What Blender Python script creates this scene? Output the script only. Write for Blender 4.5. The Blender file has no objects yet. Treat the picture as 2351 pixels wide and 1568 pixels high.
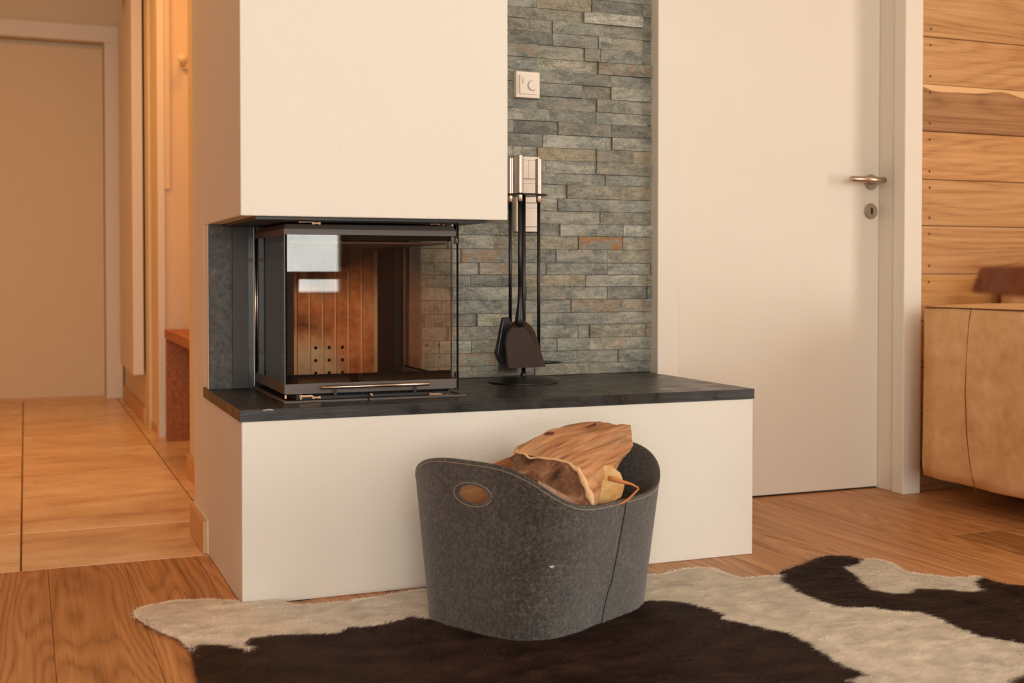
import bpy, bmesh, math, random
import numpy as np
from mathutils import Vector, Matrix, noise as mnoise
from mathutils.geometry import delaunay_2d_cdt
PI = math.pi
R = math.radians
random.seed(7)
rng = np.random.default_rng(7)
SC = bpy.context.scene
COL = SC.collection

# ------------------------------------------------------------ camera, light, exposure
F = 2760.0; PX, PY = 1175.5, 686.0; HC = .736
TI = math.atan((686-628)/F); YAW = R(22.05)
cd = bpy.data.cameras.new('camera'); cam = bpy.data.objects.new('camera', cd); COL.objects.link(cam)
cd.sensor_width = 36; cd.lens = F/2351*36; cd.shift_y = -(784-PY)/2351
cam.location = (0, 0, HC)
cam.rotation_euler = (PI/2-TI, 0, -YAW)
cd.dof.use_dof = True; cd.dof.focus_distance = 2.95; cd.dof.aperture_fstop = 3.8
cd.clip_start = .05
SC.camera = cam
VS = SC.view_settings
VS.view_transform = 'Standard'; VS.look = 'None'; VS.gamma = 1; VS.use_curve_mapping = False
VS.exposure = 0.45
try:
    SC.cycles.use_denoising = True
    SC.cycles.max_bounces = 10; SC.cycles.diffuse_bounces = 6; SC.cycles.glossy_bounces = 4
    SC.cycles.transparent_max_bounces = 16
    SC.cycles.sample_clamp_indirect = 6
    SC.cycles.caustics_reflective = False; SC.cycles.caustics_refractive = False
except Exception:
    pass
W = bpy.data.worlds.new('daylight'); SC.world = W; W.use_nodes = True
bg = W.node_tree.nodes['Background']
bg.inputs[0].default_value = (1.0, .972, .93, 1); bg.inputs[1].default_value = 7.0

def portal(loc, rot, sx, sy):
    l = bpy.data.lights.new('window_daylight', 'AREA'); l.shape = 'RECTANGLE'; l.size = sx; l.size_y = sy
    l.cycles.is_portal = True
    o = bpy.data.objects.new('window_daylight', l); COL.objects.link(o)
    o.location = loc; o.rotation_euler = rot
# window openings: back wall (x0,x1,z0,z1) and right wall (y0,y1,z0,z1)
BW = [(-2.3, .75, .04, 2.15), (.95, 2.16, .545, 2.15)]
RW = [(-1.3, .9, .05, 2.2)]
LW = []
YB, XR, XL, ZC = -2.8, 4.6, -2.6, 2.45
for a, b, c, d in BW: portal(((a+b)/2, YB-.1, (c+d)/2), (PI/2, 0, 0), b-a, d-c)
for a, b, c, d in RW: portal((XR+.1, (a+b)/2, (c+d)/2), (PI/2, 0, PI/2), b-a, d-c)
for a, b, c, d in LW: portal((XL-.1, (a+b)/2, (c+d)/2), (PI/2, 0, -PI/2), b-a, d-c)

def lamp(loc, power, color, size):
    l = bpy.data.lights.new('lamp_light', 'AREA'); l.shape = 'DISK'; l.size = size; l.energy = power; l.color = color
    o = bpy.data.objects.new('lamp_light', l); COL.objects.link(o); o.location = loc
    return o
WARM = (1.0, .47, .12)
lamp((-.15, 5.1, 2.38), 11.5, WARM, .5)
lamp((.8, 4.9, 2.40), 3.4, (1.0, .42, .11), .2)
lamp((-.15, 3.75, 2.38), 1.2, WARM, .4)
# unseen warm area light above the seating corner, no fitting modelled
lamp((3.3, 2.3, 2.40), 2.0, (1.0, .55, .22), .3)

# ------------------------------------------------------------ helpers
def ray(x, y):
    fw = Vector((math.sin(YAW)*math.cos(TI), math.cos(YAW)*math.cos(TI), -math.sin(TI)))
    rt = Vector((math.cos(YAW), -math.sin(YAW), 0)); up = rt.cross(fw)
    return fw + rt*((x-PX)/F) - up*((y-PY)/F)
C0 = Vector((0, 0, HC))
def onz(x, y, z=0): d = ray(x, y); return C0 + d*((z-HC)/d.z)
def ony(x, y, Y): d = ray(x, y); return C0 + d*(Y/d.y)
def ond(x, y, D): return C0 + ray(x, y)*D

def lin(r, g=None, b=None):
    if g is None: r, g, b = r
    f = lambda c: ((c/255+.055)/1.055)**2.4 if c > 10 else c/255/12.92
    return (f(r), f(g), f(b), 1)

def tag(o, label=None, cat=None, group=None, kind=None):
    if label: o['label'] = label
    if cat: o['category'] = cat
    if group: o['group'] = group
    if kind: o['kind'] = kind
    return o
def empty(name, loc=(0, 0, 0), parent=None):
    o = bpy.data.objects.new(name, None); COL.objects.link(o); o.location = loc; o.empty_display_size = .05
    if parent: o.parent = parent
    return o
def link(name, me, mat=None, parent=None, smooth=False, loc=None):
    o = bpy.data.objects.new(name, me); COL.objects.link(o)
    if mat is not None:
        for m in (mat if isinstance(mat, (list, tuple)) else [mat]): me.materials.append(m)
    if smooth: me.polygons.foreach_set('use_smooth', [True]*len(me.polygons))
    if loc is not None: o.location = loc
    if parent is not None:
        o.parent = parent; bpy.context.view_layer.update() if False else None
        if loc is None:   # geometry given in world space: cancel the parent's transform
            pl = Vector((0, 0, 0)); p = parent
            while p is not None: pl += p.location; p = p.parent
            o.location = -pl
    return o
def fin(bm, name, mat=None, parent=None, smooth=False, loc=None, bevel=0, seg=2):
    me = bpy.data.meshes.new(name)
    bmesh.ops.recalc_face_normals(bm, faces=bm.faces)
    bm.to_mesh(me); bm.free()
    o = link(name, me, mat, parent, smooth, loc)
    if bevel:
        m = o.modifiers.new('bevel', 'BEVEL'); m.width = bevel; m.segments = seg; m.limit_method = 'ANGLE'; m.angle_limit = R(35)
        if smooth is None or smooth: pass
    return o
def addbox(bm, x0, x1, y0, y1, z0, z1):
    v = [bm.verts.new(p) for p in ((x0,y0,z0),(x1,y0,z0),(x1,y1,z0),(x0,y1,z0),(x0,y0,z1),(x1,y0,z1),(x1,y1,z1),(x0,y1,z1))]
    for f in ((0,3,2,1),(4,5,6,7),(0,1,5,4),(1,2,6,5),(2,3,7,6),(3,0,4,7)): bm.faces.new([v[i] for i in f])
    return v
def box(name, x0, x1, y0, y1, z0, z1, mat, parent=None, bevel=0, **k):
    bm = bmesh.new(); addbox(bm, x0, x1, y0, y1, z0, z1)
    return fin(bm, name, mat, parent, bevel=bevel, **k)
def boxes(name, lst, mat, parent=None, bevel=0):
    bm = bmesh.new()
    for b in lst: addbox(bm, *b)
    return fin(bm, name, mat, parent, bevel=bevel)
def basis(d):
    d = d.normalized(); a = Vector((0, 0, 1)) if abs(d.z) < .9 else Vector((1, 0, 0))
    u = d.cross(a).normalized(); return u, d.cross(u)
def addtube(bm, pts, rad, n=12, cap=True):
    pts = [Vector(p) for p in pts]; rads = rad if isinstance(rad, (list, tuple)) else [rad]*len(pts)
    rings = []; u = None
    for i, p in enumerate(pts):
        d = (pts[min(i+1, len(pts)-1)]-pts[max(i-1, 0)])
        if u is None: u, v = basis(d)
        else:
            dn = d.normalized(); u = (u - dn*u.dot(dn)).normalized(); v = dn.cross(u)
        rings.append([bm.verts.new(p+(u*math.cos(2*PI*k/n)+v*math.sin(2*PI*k/n))*rads[i]) for k in range(n)])
    for a, b in zip(rings, rings[1:]):
        for k in range(n): bm.faces.new((a[k], a[(k+1) % n], b[(k+1) % n], b[k]))
    if cap:
        bm.faces.new(rings[0][::-1]); bm.faces.new(rings[-1])
def tube(name, pts, rad, mat, parent=None, n=14, smooth=True):
    bm = bmesh.new(); addtube(bm, pts, rad, n); o = fin(bm, name, mat, parent, smooth=False)
    for p in o.data.polygons: p.use_smooth = len(p.vertices) == 4
    return o
def addlathe(bm, prof, c, axis='z', n=32):
    c = Vector(c); rings = []
    for r, h in prof:
        ring = []
        for k in range(n):
            a = 2*PI*k/n; x, y = r*math.cos(a), r*math.sin(a)
            p = {'z': (x, y, h), 'y': (x, h, y), 'x': (h, x, y)}[axis]
            ring.append(bm.verts.new(c+Vector(p)))
        rings.append(ring)
    for a, b in zip(rings, rings[1:]):
        for k in range(n): bm.faces.new((a[k], a[(k+1) % n], b[(k+1) % n], b[k]))
    bm.faces.new(rings[0][::-1]); bm.faces.new(rings[-1])
def lathe(name, prof, c, mat, parent=None, axis='z', n=32):
    bm = bmesh.new(); addlathe(bm, prof, c, axis, n); o = fin(bm, name, mat, parent)
    for p in o.data.polygons: p.use_smooth = len(p.vertices) == 4
    m = o.modifiers.new('edges', 'EDGE_SPLIT'); m.split_angle = R(40)
    return o

# ------------------------------------------------------------ materials
class NT:
    def __init__(s, name):
        s.m = bpy.data.materials.new(name); s.m.use_nodes = True; s.t = s.m.node_tree
        s.b = s.t.nodes['Principled BSDF']; s.out = s.t.nodes['Material Output']
    def n(s, typ, **k):
        nd = s.t.nodes.new(typ)
        for a, v in k.items():
            if a.startswith('i_'): nd.inputs[a[2:].replace('_', ' ')].default_value = v
            else: setattr(nd, a, v)
        return nd
    def l(s, a, b): s.t.links.new(a, b)
    def coord(s, kind='Object', scale=(1, 1, 1), loc=None, rot=(0, 0, 0), src=None):
        if src is None: src = s.n('ShaderNodeTexCoord').outputs[kind]
        mp = s.n('ShaderNodeMapping'); s.l(src, mp.inputs[0]); mp.inputs['Scale'].default_value = scale; mp.inputs['Rotation'].default_value = rot
        if loc is not None: s.l(loc, mp.inputs['Location'])
        return mp.outputs[0]
    def noise(s, vec, scale, detail=4, rough=.55, dist=0):
        nd = s.n('ShaderNodeTexNoise'); s.l(vec, nd.inputs['Vector'])
        nd.inputs['Scale'].default_value = scale; nd.inputs['Detail'].default_value = detail
        nd.inputs['Roughness'].default_value = rough; nd.inputs['Distortion'].default_value = dist
        return nd.outputs[0]
    def ramp(s, fac, stops, interp='LINEAR'):
        nd = s.n('ShaderNodeValToRGB'); s.l(fac, nd.inputs[0]); cr = nd.color_ramp; cr.interpolation = interp
        while len(cr.elements) < len(stops): cr.elements.new(.5)
        for e, (p, c) in zip(cr.elements, stops):
            e.position = p; e.color = c if not isinstance(c, (int, float)) else (c, c, c, 1)
        return nd.outputs[0]
    def mix(s, fac, a, b, mode='MIX'):
        nd = s.n('ShaderNodeMix', data_type='RGBA', blend_type=mode)
        for v, i in ((fac, nd.inputs[0]), (a, nd.inputs[6]), (b, nd.inputs[7])):
            if isinstance(v, (int, float)): i.default_value = v
            elif isinstance(v, tuple): i.default_value = v
            else: s.l(v, i)
        return nd.outputs[2]
    def math(s, op, a, b=0.0, c=None):
        nd = s.n('ShaderNodeMath', operation=op)
        for v, i in zip((a, b, c), nd.inputs):
            if v is None: continue
            if isinstance(v, (int, float)): i.default_value = v
            else: s.l(v, i)
        return nd.outputs[0]
    def bump(s, h, strength=.5, dist=.001, nrm=None):
        nd = s.n('ShaderNodeBump'); s.l(h, nd.inputs['Height']); nd.inputs['Strength'].default_value = strength; nd.inputs['Distance'].default_value = dist
        if nrm is not None: s.l(nrm, nd.inputs['Normal'])
        s.l(nd.outputs[0], s.b.inputs['Normal']); return nd.outputs[0]
    def set(s, col=None, rough=None, metal=None, spec=None):
        for v, k in ((col, 'Base Color'), (rough, 'Roughness'), (metal, 'Metallic'), (spec, 'Specular IOR Level')):
            if v is None: continue
            if isinstance(v, (int, float, tuple)): s.b.inputs[k].default_value = v
            else: s.l(v, s.b.inputs[k])
        return s.m
    def rnd(s, k=50.0):
        oi = s.n('ShaderNodeObjectInfo'); c = s.n('ShaderNodeCombineXYZ')
        r = s.math('MULTIPLY', oi.outputs['Random'], k)
        s.l(r, c.inputs[0]); s.l(s.math('MULTIPLY', r, 1.7), c.inputs[1]); s.l(s.math('MULTIPLY', r, .6), c.inputs[2])
        return c.outputs[0], oi

def plain(name, rgb, rough=.5, metal=0, bumpk=None, spec=.5):
    t = NT(name); t.set(lin(*rgb), rough, metal, spec)
    v = t.coord('Object')
    if bumpk: t.bump(t.noise(v, bumpk[0], 3), bumpk[1], bumpk[2])
    n = t.noise(v, 9, 3); c = t.mix(t.ramp(n, [(.3, 0.0), (.7, 1.0)]), tuple(list(x*.985 for x in lin(*rgb)[:3])+[1]), lin(*rgb))
    t.l(c, t.b.inputs['Base Color'])
    return t.m

def mk_plaster(name, rgb):
    t = NT(name); v = t.coord('Object')
    n1 = t.noise(v, 250, 3, .6); n2 = t.noise(v, 110, 2, .5); vo = t.n('ShaderNodeTexVoronoi'); t.l(v, vo.inputs['Vector']); vo.inputs['Scale'].default_value = 150
    h = t.math('ADD', t.math('MULTIPLY', n1, .8), t.math('ADD', t.math('MULTIPLY', n2, .45), t.math('MULTIPLY', vo.outputs['Distance'], .5)))
    t.bump(h, .5, .0017)
    c = t.mix(t.noise(v, 3, 3), tuple(list(x*.97 for x in lin(*rgb)[:3])+[1]), lin(*rgb))
    return t.set(c, .85, 0, .3)
PLASTER = mk_plaster('plaster', (226, 222, 210))
PAINT = plain('wall_paint', (222, 205, 174), .8, bumpk=(60, .15, .001))
OCHRE = plain('bounce_ochre', (170, 118, 80), .8, bumpk=(60, .15, .001))  # for the unseen left walls, coloured so their bounce warms the hearth side
DARKPANEL = plain('dark_wood_panel', (98, 64, 42), .6, bumpk=(40, .2, .001))
CEIL = plain('ceiling_paint', (232, 226, 216), .9)
DOORW = plain('door_lacquer', (226, 219, 205), .5, spec=.4)
PLASTIC = plain('white_plastic', (234, 222, 208), .35)
SHADOWGAP = plain('dark_gap', (30, 24, 20), .8)
DARKMETAL = plain('dark_metal', (28, 25, 24), .42, .0, (400, .1, .0004))
FRAMEMETAL = plain('frame_metal', (96, 88, 83), .5, .3, (300, .08, .0004))
PANELMETAL = plain('panel_metal', (50, 46, 44), .55, .2, (300, .08, .0004))
BLACK = plain('black_enamel', (5, 4, 4), .7, spec=.08)
BLACKMAT = plain('black_iron', (20, 18, 18), .42)
BRUSHED = plain('brushed_steel', (190, 168, 150), .27, 1.0, (500, .08, .0003))
SATIN = plain('satin_steel', (196, 184, 170), .33, 1.0, (500, .08, .0003))
BRASS = plain('hinge_bronze', (196, 160, 130), .35, 1.0)

def mk_oak(name, dark, mid, light, axis='y', scale=1.0, rough=.42, ring=1.0, knots=True, tone=.25, bumpd=.0006, relief=None):
    t = NT(name); off, oi = t.rnd(37)
    src = t.n('ShaderNodeTexCoord').outputs['Object']
    st = {'y': (1, .10, 1), 'x': (.10, 1, 1)}[axis]
    low = t.coord(src=src, scale=tuple(q*scale for q in st), loc=off)
    warp = t.noise(low, 3.2, 2.5, .5)
    sep = t.n('ShaderNodeSeparateXYZ'); t.l(low, sep.inputs[0])
    across = sep.outputs[0] if axis == 'y' else (sep.outputs[2] if name.startswith('wall') else sep.outputs[1])
    s1 = t.math('ADD', t.math('MULTIPLY', across, 26.0), t.math('MULTIPLY', warp, 46.0*ring))
    rings = t.math('ABSOLUTE', t.math('SUBTRACT', t.math('FRACT', s1), .5))
    rings = t.ramp(rings, [(0.0, 1.0), (.14, .55), (.35, .15), (.5, 0.0)])
    st2 = {'y': (1, .022, 1), 'x': (.022, 1, 1)}[axis]
    fv = t.coord(src=src, scale=tuple(q*scale for q in st2), loc=off)
    fine = t.noise(fv, 260, 4, .65); fine2 = t.noise(fv, 60, 3, .6)
    big = t.noise(low, 5, 3, .5)
    pores = t.ramp(t.noise(fv, 420, 2, .7), [(.56, 0.0), (.70, 1.0)])
    f = t.math('ADD', t.math('MULTIPLY', rings, .40 if ring == 1.0 else .22), t.math('MULTIPLY', t.math('SUBTRACT', fine2, .5), .9))
    f = t.math('ADD', f, t.math('MULTIPLY', t.math('SUBTRACT', fine, .5), .5))
    f = t.math('ADD', f, t.math('MULTIPLY', t.math('SUBTRACT', oi.outputs['Random'], .5), tone))
    f = t.math('ADD', f, t.math('MULTIPLY', t.math('SUBTRACT', big, .5), .5)); f = t.math('ADD', f, .28)
    c = t.ramp(f, [(.0, lin(*light)), (.45, lin(*mid)), (1.0, lin(*dark))])
    c = t.mix(t.math('MULTIPLY', pores, t.math('ADD', t.math('MULTIPLY', rings, .5), .18)), c, tuple(x*.35 for x in lin(*dark)[:3])+(1,))
    if knots:
        vo = t.n('ShaderNodeTexVoronoi'); vv = t.coord(src=src, scale=tuple((q if q == 1 else .35)*scale for q in st), loc=off); t.l(vv, vo.inputs['Vector']); vo.inputs['Scale'].default_value = 2.3
        kn = t.ramp(vo.outputs['Distance'], [(.0, 1.0), (.035, .7), (.075, 0.0)])
        c = t.mix(t.math('MULTIPLY', kn, .75), c, tuple(x*.5 for x in lin(*dark)[:3])+(1,))
    cm = t.mix(1.0, c, oi.outputs['Color'], 'MULTIPLY')
    h = t.math('SUBTRACT', t.math('MULTIPLY', fine2, .6), t.math('ADD', t.math('MULTIPLY', rings, .5), t.math('MULTIPLY', pores, .5)))
    t.bump(h, .5, bumpd)
    return t.set(cm, t.ramp(fine2, [(.3, rough-.06), (.7, rough+.1)]), 0, .45)
FLOORWOOD = mk_oak('floor_oak', (120, 76, 38), (182, 126, 74), (208, 156, 104), 'y', 1.0, .40)
WALLWOOD = mk_oak('wall_oak', (124, 80, 42), (184, 136, 84), (208, 164, 112), 'x', 1.0, .6, .7, True, .1, .0012)
TABLEWOOD = mk_oak('table_wood', (66, 30, 8), (138, 72, 22), (166, 94, 36), 'x', .8, .8)
BENCHWOOD = mk_oak('bench_wood', (110, 56, 20), (160, 92, 42), (190, 122, 62), 'y', 1.0, .5, .6, False)

def mk_tile():
    t = NT('travertine'); off, oi = t.rnd(20)
    v = t.coord('Object', (.8, 1.5, 1), loc=off)
    n = t.noise(v, 2.6, 5, .6, .6); n2 = t.noise(t.coord('Object', (.8, 2.2, 1), loc=off), 7, 4, .6)
    c = t.ramp(t.math('ADD', t.math('MULTIPLY', n, .75), t.math('MULTIPLY', n2, .25)), [(.30, lin(176, 136, 96)), (.46, lin(220, 184, 140)), (.62, lin(240, 214, 176))])
    sp = t.ramp(t.noise(t.coord('Object', (.6, 1.5, 1), loc=off), 24, 3, .7), [(.70, 0.0), (.78, 1.0)])
    c = t.mix(t.math('MULTIPLY', sp, .55), c, lin(130, 88, 52))
    return t.set(c, t.ramp(n2, [(.3, .22), (.7, .42)]), 0, .5)
TILE = mk_tile()
GROUT = plain('grout', (146, 118, 90), .9)

def mk_stone():
    t = NT('ledge_stone'); off, oi = t.rnd(90)
    src = t.n('ShaderNodeTexCoord').outputs['Object']
    v = t.coord(src=src, loc=off)
    vd = t.coord(src=src, loc=off, scale=(.7, 1, 1.8), rot=(0, .5, 0))
    big = t.noise(vd, 11, 4, .55, 1.2); mid = t.noise(v, 45, 5, .65); fine = t.noise(v, 230, 4, .7)
    ocol = t.n('ShaderNodeSeparateColor'); t.l(oi.outputs['Color'], ocol.inputs[0])
    br, ru, ol = ocol.outputs[0], ocol.outputs[1], ocol.outputs[2]
    c = t.ramp(t.math('ADD', t.math('MULTIPLY', big, .7), t.math('MULTIPLY', mid, .3)), [(.30, lin(72, 78, 74)), (.45, lin(118, 124, 117)), (.56, lin(149, 149, 138)), (.68, lin(184, 180, 165))])
    blue = t.ramp(t.noise(v, 5, 2), [(.4, 0.0), (.65, 1.0)])
    c = t.mix(t.math('MULTIPLY', blue, .4), c, t.mix(.5, c, lin(112, 126, 124)))
    c = t.mix(t.math('MULTIPLY', ol, .75), c, t.mix(mid, lin(112, 102, 70), lin(168, 156, 118)))
    # pale streaks
    vn = t.math('ABSOLUTE', t.math('SUBTRACT', t.noise(vd, 22, 5, .7, .5), .5))
    vein = t.ramp(vn, [(.0, 1.0), (.018, .5), (.05, 0.0)])
    c = t.mix(t.math('MULTIPLY', vein, .38), c, lin(196, 190, 172))
    speck = t.ramp(fine, [(.50, 0.0), (.66, 1.0)])
    c = t.mix(t.math('MULTIPLY', speck, .55), c, lin(192, 186, 170))
    dv = t.ramp(t.math('ABSOLUTE', t.math('SUBTRACT', t.noise(vd, 10, 5, .7, .6), .48)), [(.0, 1.0), (.012, .4), (.03, 0.0)])
    c = t.mix(t.math('MULTIPLY', dv, .42), c, lin(50, 54, 48))
    rust = t.ramp(t.noise(t.coord(src=src, loc=off, scale=(.6, 1, 1.3)), 26, 5, .65, .8), [(.40, 0.0), (.56, 1.0)])
    rust = t.math('MULTIPLY', rust, t.ramp(mid, [(.40, .35), (.55, 1.0)]))
    c = t.mix(t.math('MULTIPLY', rust, ru), c, t.mix(mid, lin(124, 84, 40), lin(196, 136, 66)))
    c = t.mix(1.0, c, t.n('ShaderNodeCombineColor').outputs[0] if False else t.ramp(br, [(0.0, .55), (1.0, 1.25)]), 'MULTIPLY')
    h = t.math('ADD', t.math('MULTIPLY', mid, 1.0), t.math('ADD', t.math('MULTIPLY', fine, .5), t.math('MULTIPLY', big, .8)))
    t.bump(h, .75, .004)
    return t.set(c, .62, 0, .4)
STONE = mk_stone()

def mk_slate(name, base, streak, rough):
    t = NT(name); v = t.coord('Object'); vs = t.coord('Object', (.12, 1, 1))
    a = t.noise(vs, 60, 5, .65, .5); b = t.noise(v, 14, 4, .6, .5); c2 = t.noise(t.coord('Object', (.25, 1, 1)), 160, 3, .6)
    c = t.ramp(t.math('ADD', t.math('MULTIPLY', a, .6), t.math('MULTIPLY', b, .4)), [(.35, lin(*base)), (.65, lin(*streak))])
    t.bump(t.math('ADD', a, t.math('MULTIPLY', c2, .6)), .5, .0016)
    return t.set(c, t.ramp(b, [(.3, rough-.1), (.7, rough+.12)]), 0, .5)
SLAB = mk_slate('slate_slab', (22, 21, 21), (50, 48, 45), .33)
def mk_slatepanel():
    t = NT('slate_panel'); v = t.coord('Object')
    a = t.noise(v, 55, 5, .7, .4); b = t.noise(v, 12, 3, .6)
    c = t.ramp(a, [(.35, lin(38, 37, 36)), (.6, lin(74, 71, 67)), (.75, lin(118, 112, 104))])
    t.bump(t.math('ADD', a, b), .7, .003)
    return t.set(c, .55, 0, .5)
SLATEP = mk_slatepanel()

def mk_glass(name, tint, ior=1.5):
    t = NT(name); t.t.nodes.remove(t.b)
    tr = t.n('ShaderNodeBsdfTransparent'); tr.inputs[0].default_value = tint
    gl = t.n('ShaderNodeBsdfGlossy'); gl.inputs[0].default_value = (1, .99, .97, 1); gl.inputs['Roughness'].default_value = .012
    fr = t.n('ShaderNodeFresnel'); fr.inputs[0].default_value = ior
    v = t.coord('Object'); sm = t.ramp(t.noise(v, 6, 3), [(.4, 0.0), (.8, .02)])
    gm = t.n('ShaderNodeNewGeometry'); ff_ = t.math('SUBTRACT', 1.0, gm.outputs['Backfacing'])
    k = t.math('MULTIPLY', t.math('MINIMUM', t.math('ADD', t.math('MULTIPLY', fr.outputs[0], 1.6), sm), 1.0), ff_)
    mx = t.n('ShaderNodeMixShader'); t.l(k, mx.inputs[0]); t.l(tr.outputs[0], mx.inputs[1]); t.l(gl.outputs[0], mx.inputs[2])
    t.l(mx.outputs[0], t.out.inputs[0]); return t.m
GLASS = mk_glass('stove_glass', (.985, .962, .925, 1))
WGLASS = mk_glass('window_glass', (.97, .98, .97, 1), 1.3)

def mk_brick(pale_=0):
    t = NT('fire_brick'); v = t.coord('Object'); sep = t.n('ShaderNodeSeparateXYZ'); t.l(v, sep.inputs[0])
    x, z = sep.outputs[0], sep.outputs[2]
    n = t.noise(v, 7, 4, .55, .5); m = t.noise(v, 40, 4, .6)
    # soot stain climbing the bricks, cleaner burnt area low on the left
    zz = t.math('ADD', z, t.math('MULTIPLY', t.math('SUBTRACT', n, .5), .22))
    c = t.ramp(t.math('ADD', t.math('MULTIPLY', n, .6), t.math('MULTIPLY', m, .4)), [(.32, lin(140, 66, 34)), (.5, lin(214, 124, 70)), (.66, lin(236, 160, 104))])
    dx = t.math('SUBTRACT', x, .735); dz = t.math('SUBTRACT', z, .44)
    d = t.math('SQRT', t.math('ADD', t.math('POWER', t.math('ABSOLUTE', dx), 2.0), t.math('POWER', t.math('ABSOLUTE', dz), 2.0)))
    dn = t.math('ADD', d, t.math('MULTIPLY', t.math('SUBTRACT', n, .5), .10))
    pale = t.ramp(dn, [(.075, 1.0), (.14, 0.0)])
    c = t.mix(t.math('MULTIPLY', pale, .85), c, t.mix(m, lin(206, 164, 124), lin(246, 214, 174)))
    ring = t.ramp(t.math('ABSOLUTE', t.math('SUBTRACT', dn, .155)), [(.0, 1.0), (.035, 0.0)])
    lf = t.ramp(x, [(.76, 1.0), (.84, 0.0)])
    c = t.mix(t.math('MULTIPLY', t.math('MULTIPLY', ring, lf), .75), c, lin(70, 36, 22))
    if pale_: c = t.mix(.6, c, lin(240, 196, 146))
    soot = t.ramp(zz, [(.66, 0.0), (.76, 1.0)])
    c = t.mix(t.math('MULTIPLY', soot, .93), c, lin(34, 24, 20))
    t.bump(m, .3, .001)
    return t.set(c, .85, 0, .2)
BRICK = mk_brick(); JOINT = mk_brick(1)
SOOT = plain('sooty_brick', (30, 22, 18), .85, 0, (60, .4, .002))

def mk_felt():
    t = NT('grey_felt'); v = t.coord('Object'); n = t.noise(v, 420, 3, .7); n2 = t.noise(v, 120, 4, .65); n3 = t.noise(v, 14, 3)
    f = t.math('ADD', t.math('MULTIPLY', n, .5), t.math('ADD', t.math('MULTIPLY', n2, .4), t.math('MULTIPLY', n3, .12)))
    c = t.ramp(f, [(.36, lin(24, 22, 21)), (.5, lin(56, 52, 48)), (.66, lin(112, 104, 93))])
    t.bump(t.math('ADD', n, n2), .6, .0016)
    m = t.set(c, .95, 0, .15)
    try: t.b.inputs['Sheen Weight'].default_value = .35; t.b.inputs['Sheen Roughness'].default_value = .6
    except Exception: pass
    return m
FELT = mk_felt()
FELTEDGE = plain('felt_edge', (72, 66, 66), .95)
THREAD = plain('stitch_thread', (196, 182, 156), .8)
LABELTHREAD = plain('thread_end', (214, 196, 178), .8)

def mk_leather():
    t = NT('tan_leather'); v = t.coord('Object'); a = t.noise(v, 6, 5, .6, .3); b = t.noise(v, 340, 3, .6); d = t.noise(v, 26, 4, .6)
    c = t.ramp(t.math('ADD', t.math('MULTIPLY', a, .65), t.math('MULTIPLY', d, .35)), [(.33, lin(200, 148, 98)), (.5, lin(220, 174, 122)), (.67, lin(234, 196, 148))])
    t.bump(t.math('ADD', b, t.math('MULTIPLY', d, .5)), .25, .0008)
    return t.set(c, .68, 0, .3)
LEATHER = mk_leather()
SEAM = plain('leather_seam', (110, 66, 32), .8)

def mk_log(name, dark, mid, light):
    t = NT(name); at = t.n('ShaderNodeAttribute', attribute_name='grain')
    v = t.coord(src=at.outputs['Vector'], scale=(.09, 1, 1))
    a = t.noise(v, 90, 5, .65, .6); b = t.noise(v, 22, 4, .6, 1.0)
    cr = t.ramp(t.noise(v, 60, 3, .6, .3), [(.66, 0.0), (.72, 1.0)])
    c = t.ramp(t.math('ADD', t.math('MULTIPLY', a, .5), t.math('MULTIPLY', b, .5)), [(.33, lin(*dark)), (.5, lin(*mid)), (.66, lin(*light))])
    gr = t.ramp(t.noise(t.coord(src=at.outputs['Vector'], scale=(.5, 1, 1)), 14, 3, .6, .8), [(.45, 0.0), (.62, 1.0)])
    c = t.mix(t.math('MULTIPLY', gr, .55), c, lin(170, 138, 104))
    c = t.mix(t.math('MULTIPLY', cr, .7), c, lin(74, 42, 22))
    t.bump(t.math('SUBTRACT', t.math('ADD', a, b), cr), .8, .004)
    return t.set(c, .75, 0, .3)
LOGSIDE = mk_log('split_wood', (130, 82, 50), (182, 128, 86), (214, 166, 118))
LOGSIDE2 = mk_log('split_wood_orange', (146, 78, 36), (200, 124, 68), (226, 158, 100))
def mk_end(name, cols):
    t = NT(name); at = t.n('ShaderNodeAttribute', attribute_name='grain'); v = t.coord(src=at.outputs['Vector'])
    wv = t.n('ShaderNodeTexWave', wave_type='RINGS'); t.l(v, wv.inputs[0]); wv.inputs['Scale'].default_value = 55; wv.inputs['Distortion'].default_value = 2.5; wv.inputs['Detail'].default_value = 2
    n = t.noise(v, 16, 4, .6, .6); m = t.noise(v, 160, 3, .7)
    f = t.math('ADD', t.math('MULTIPLY', n, .75), t.math('ADD', t.math('MULTIPLY', wv.outputs[1], .10), t.math('MULTIPLY', m, .18)))
    c = t.ramp(f, [(.36, lin(*cols[0])), (.5, lin(*cols[1])), (.66, lin(*cols[2]))])
    t.bump(t.math('ADD', m, n), .5, .002)
    return t.set(c, .7, 0, .3)
LOGEND = mk_end('sawn_end_dark', ((66, 42, 28), (140, 98, 68), (206, 172, 148)))
LOGEND2 = mk_end('sawn_end_pale', ((150, 110, 60), (206, 164, 102), (230, 196, 140)))
BARK = plain('bark', (92, 52, 38), .9, 0, (60, .8, .004))

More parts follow.
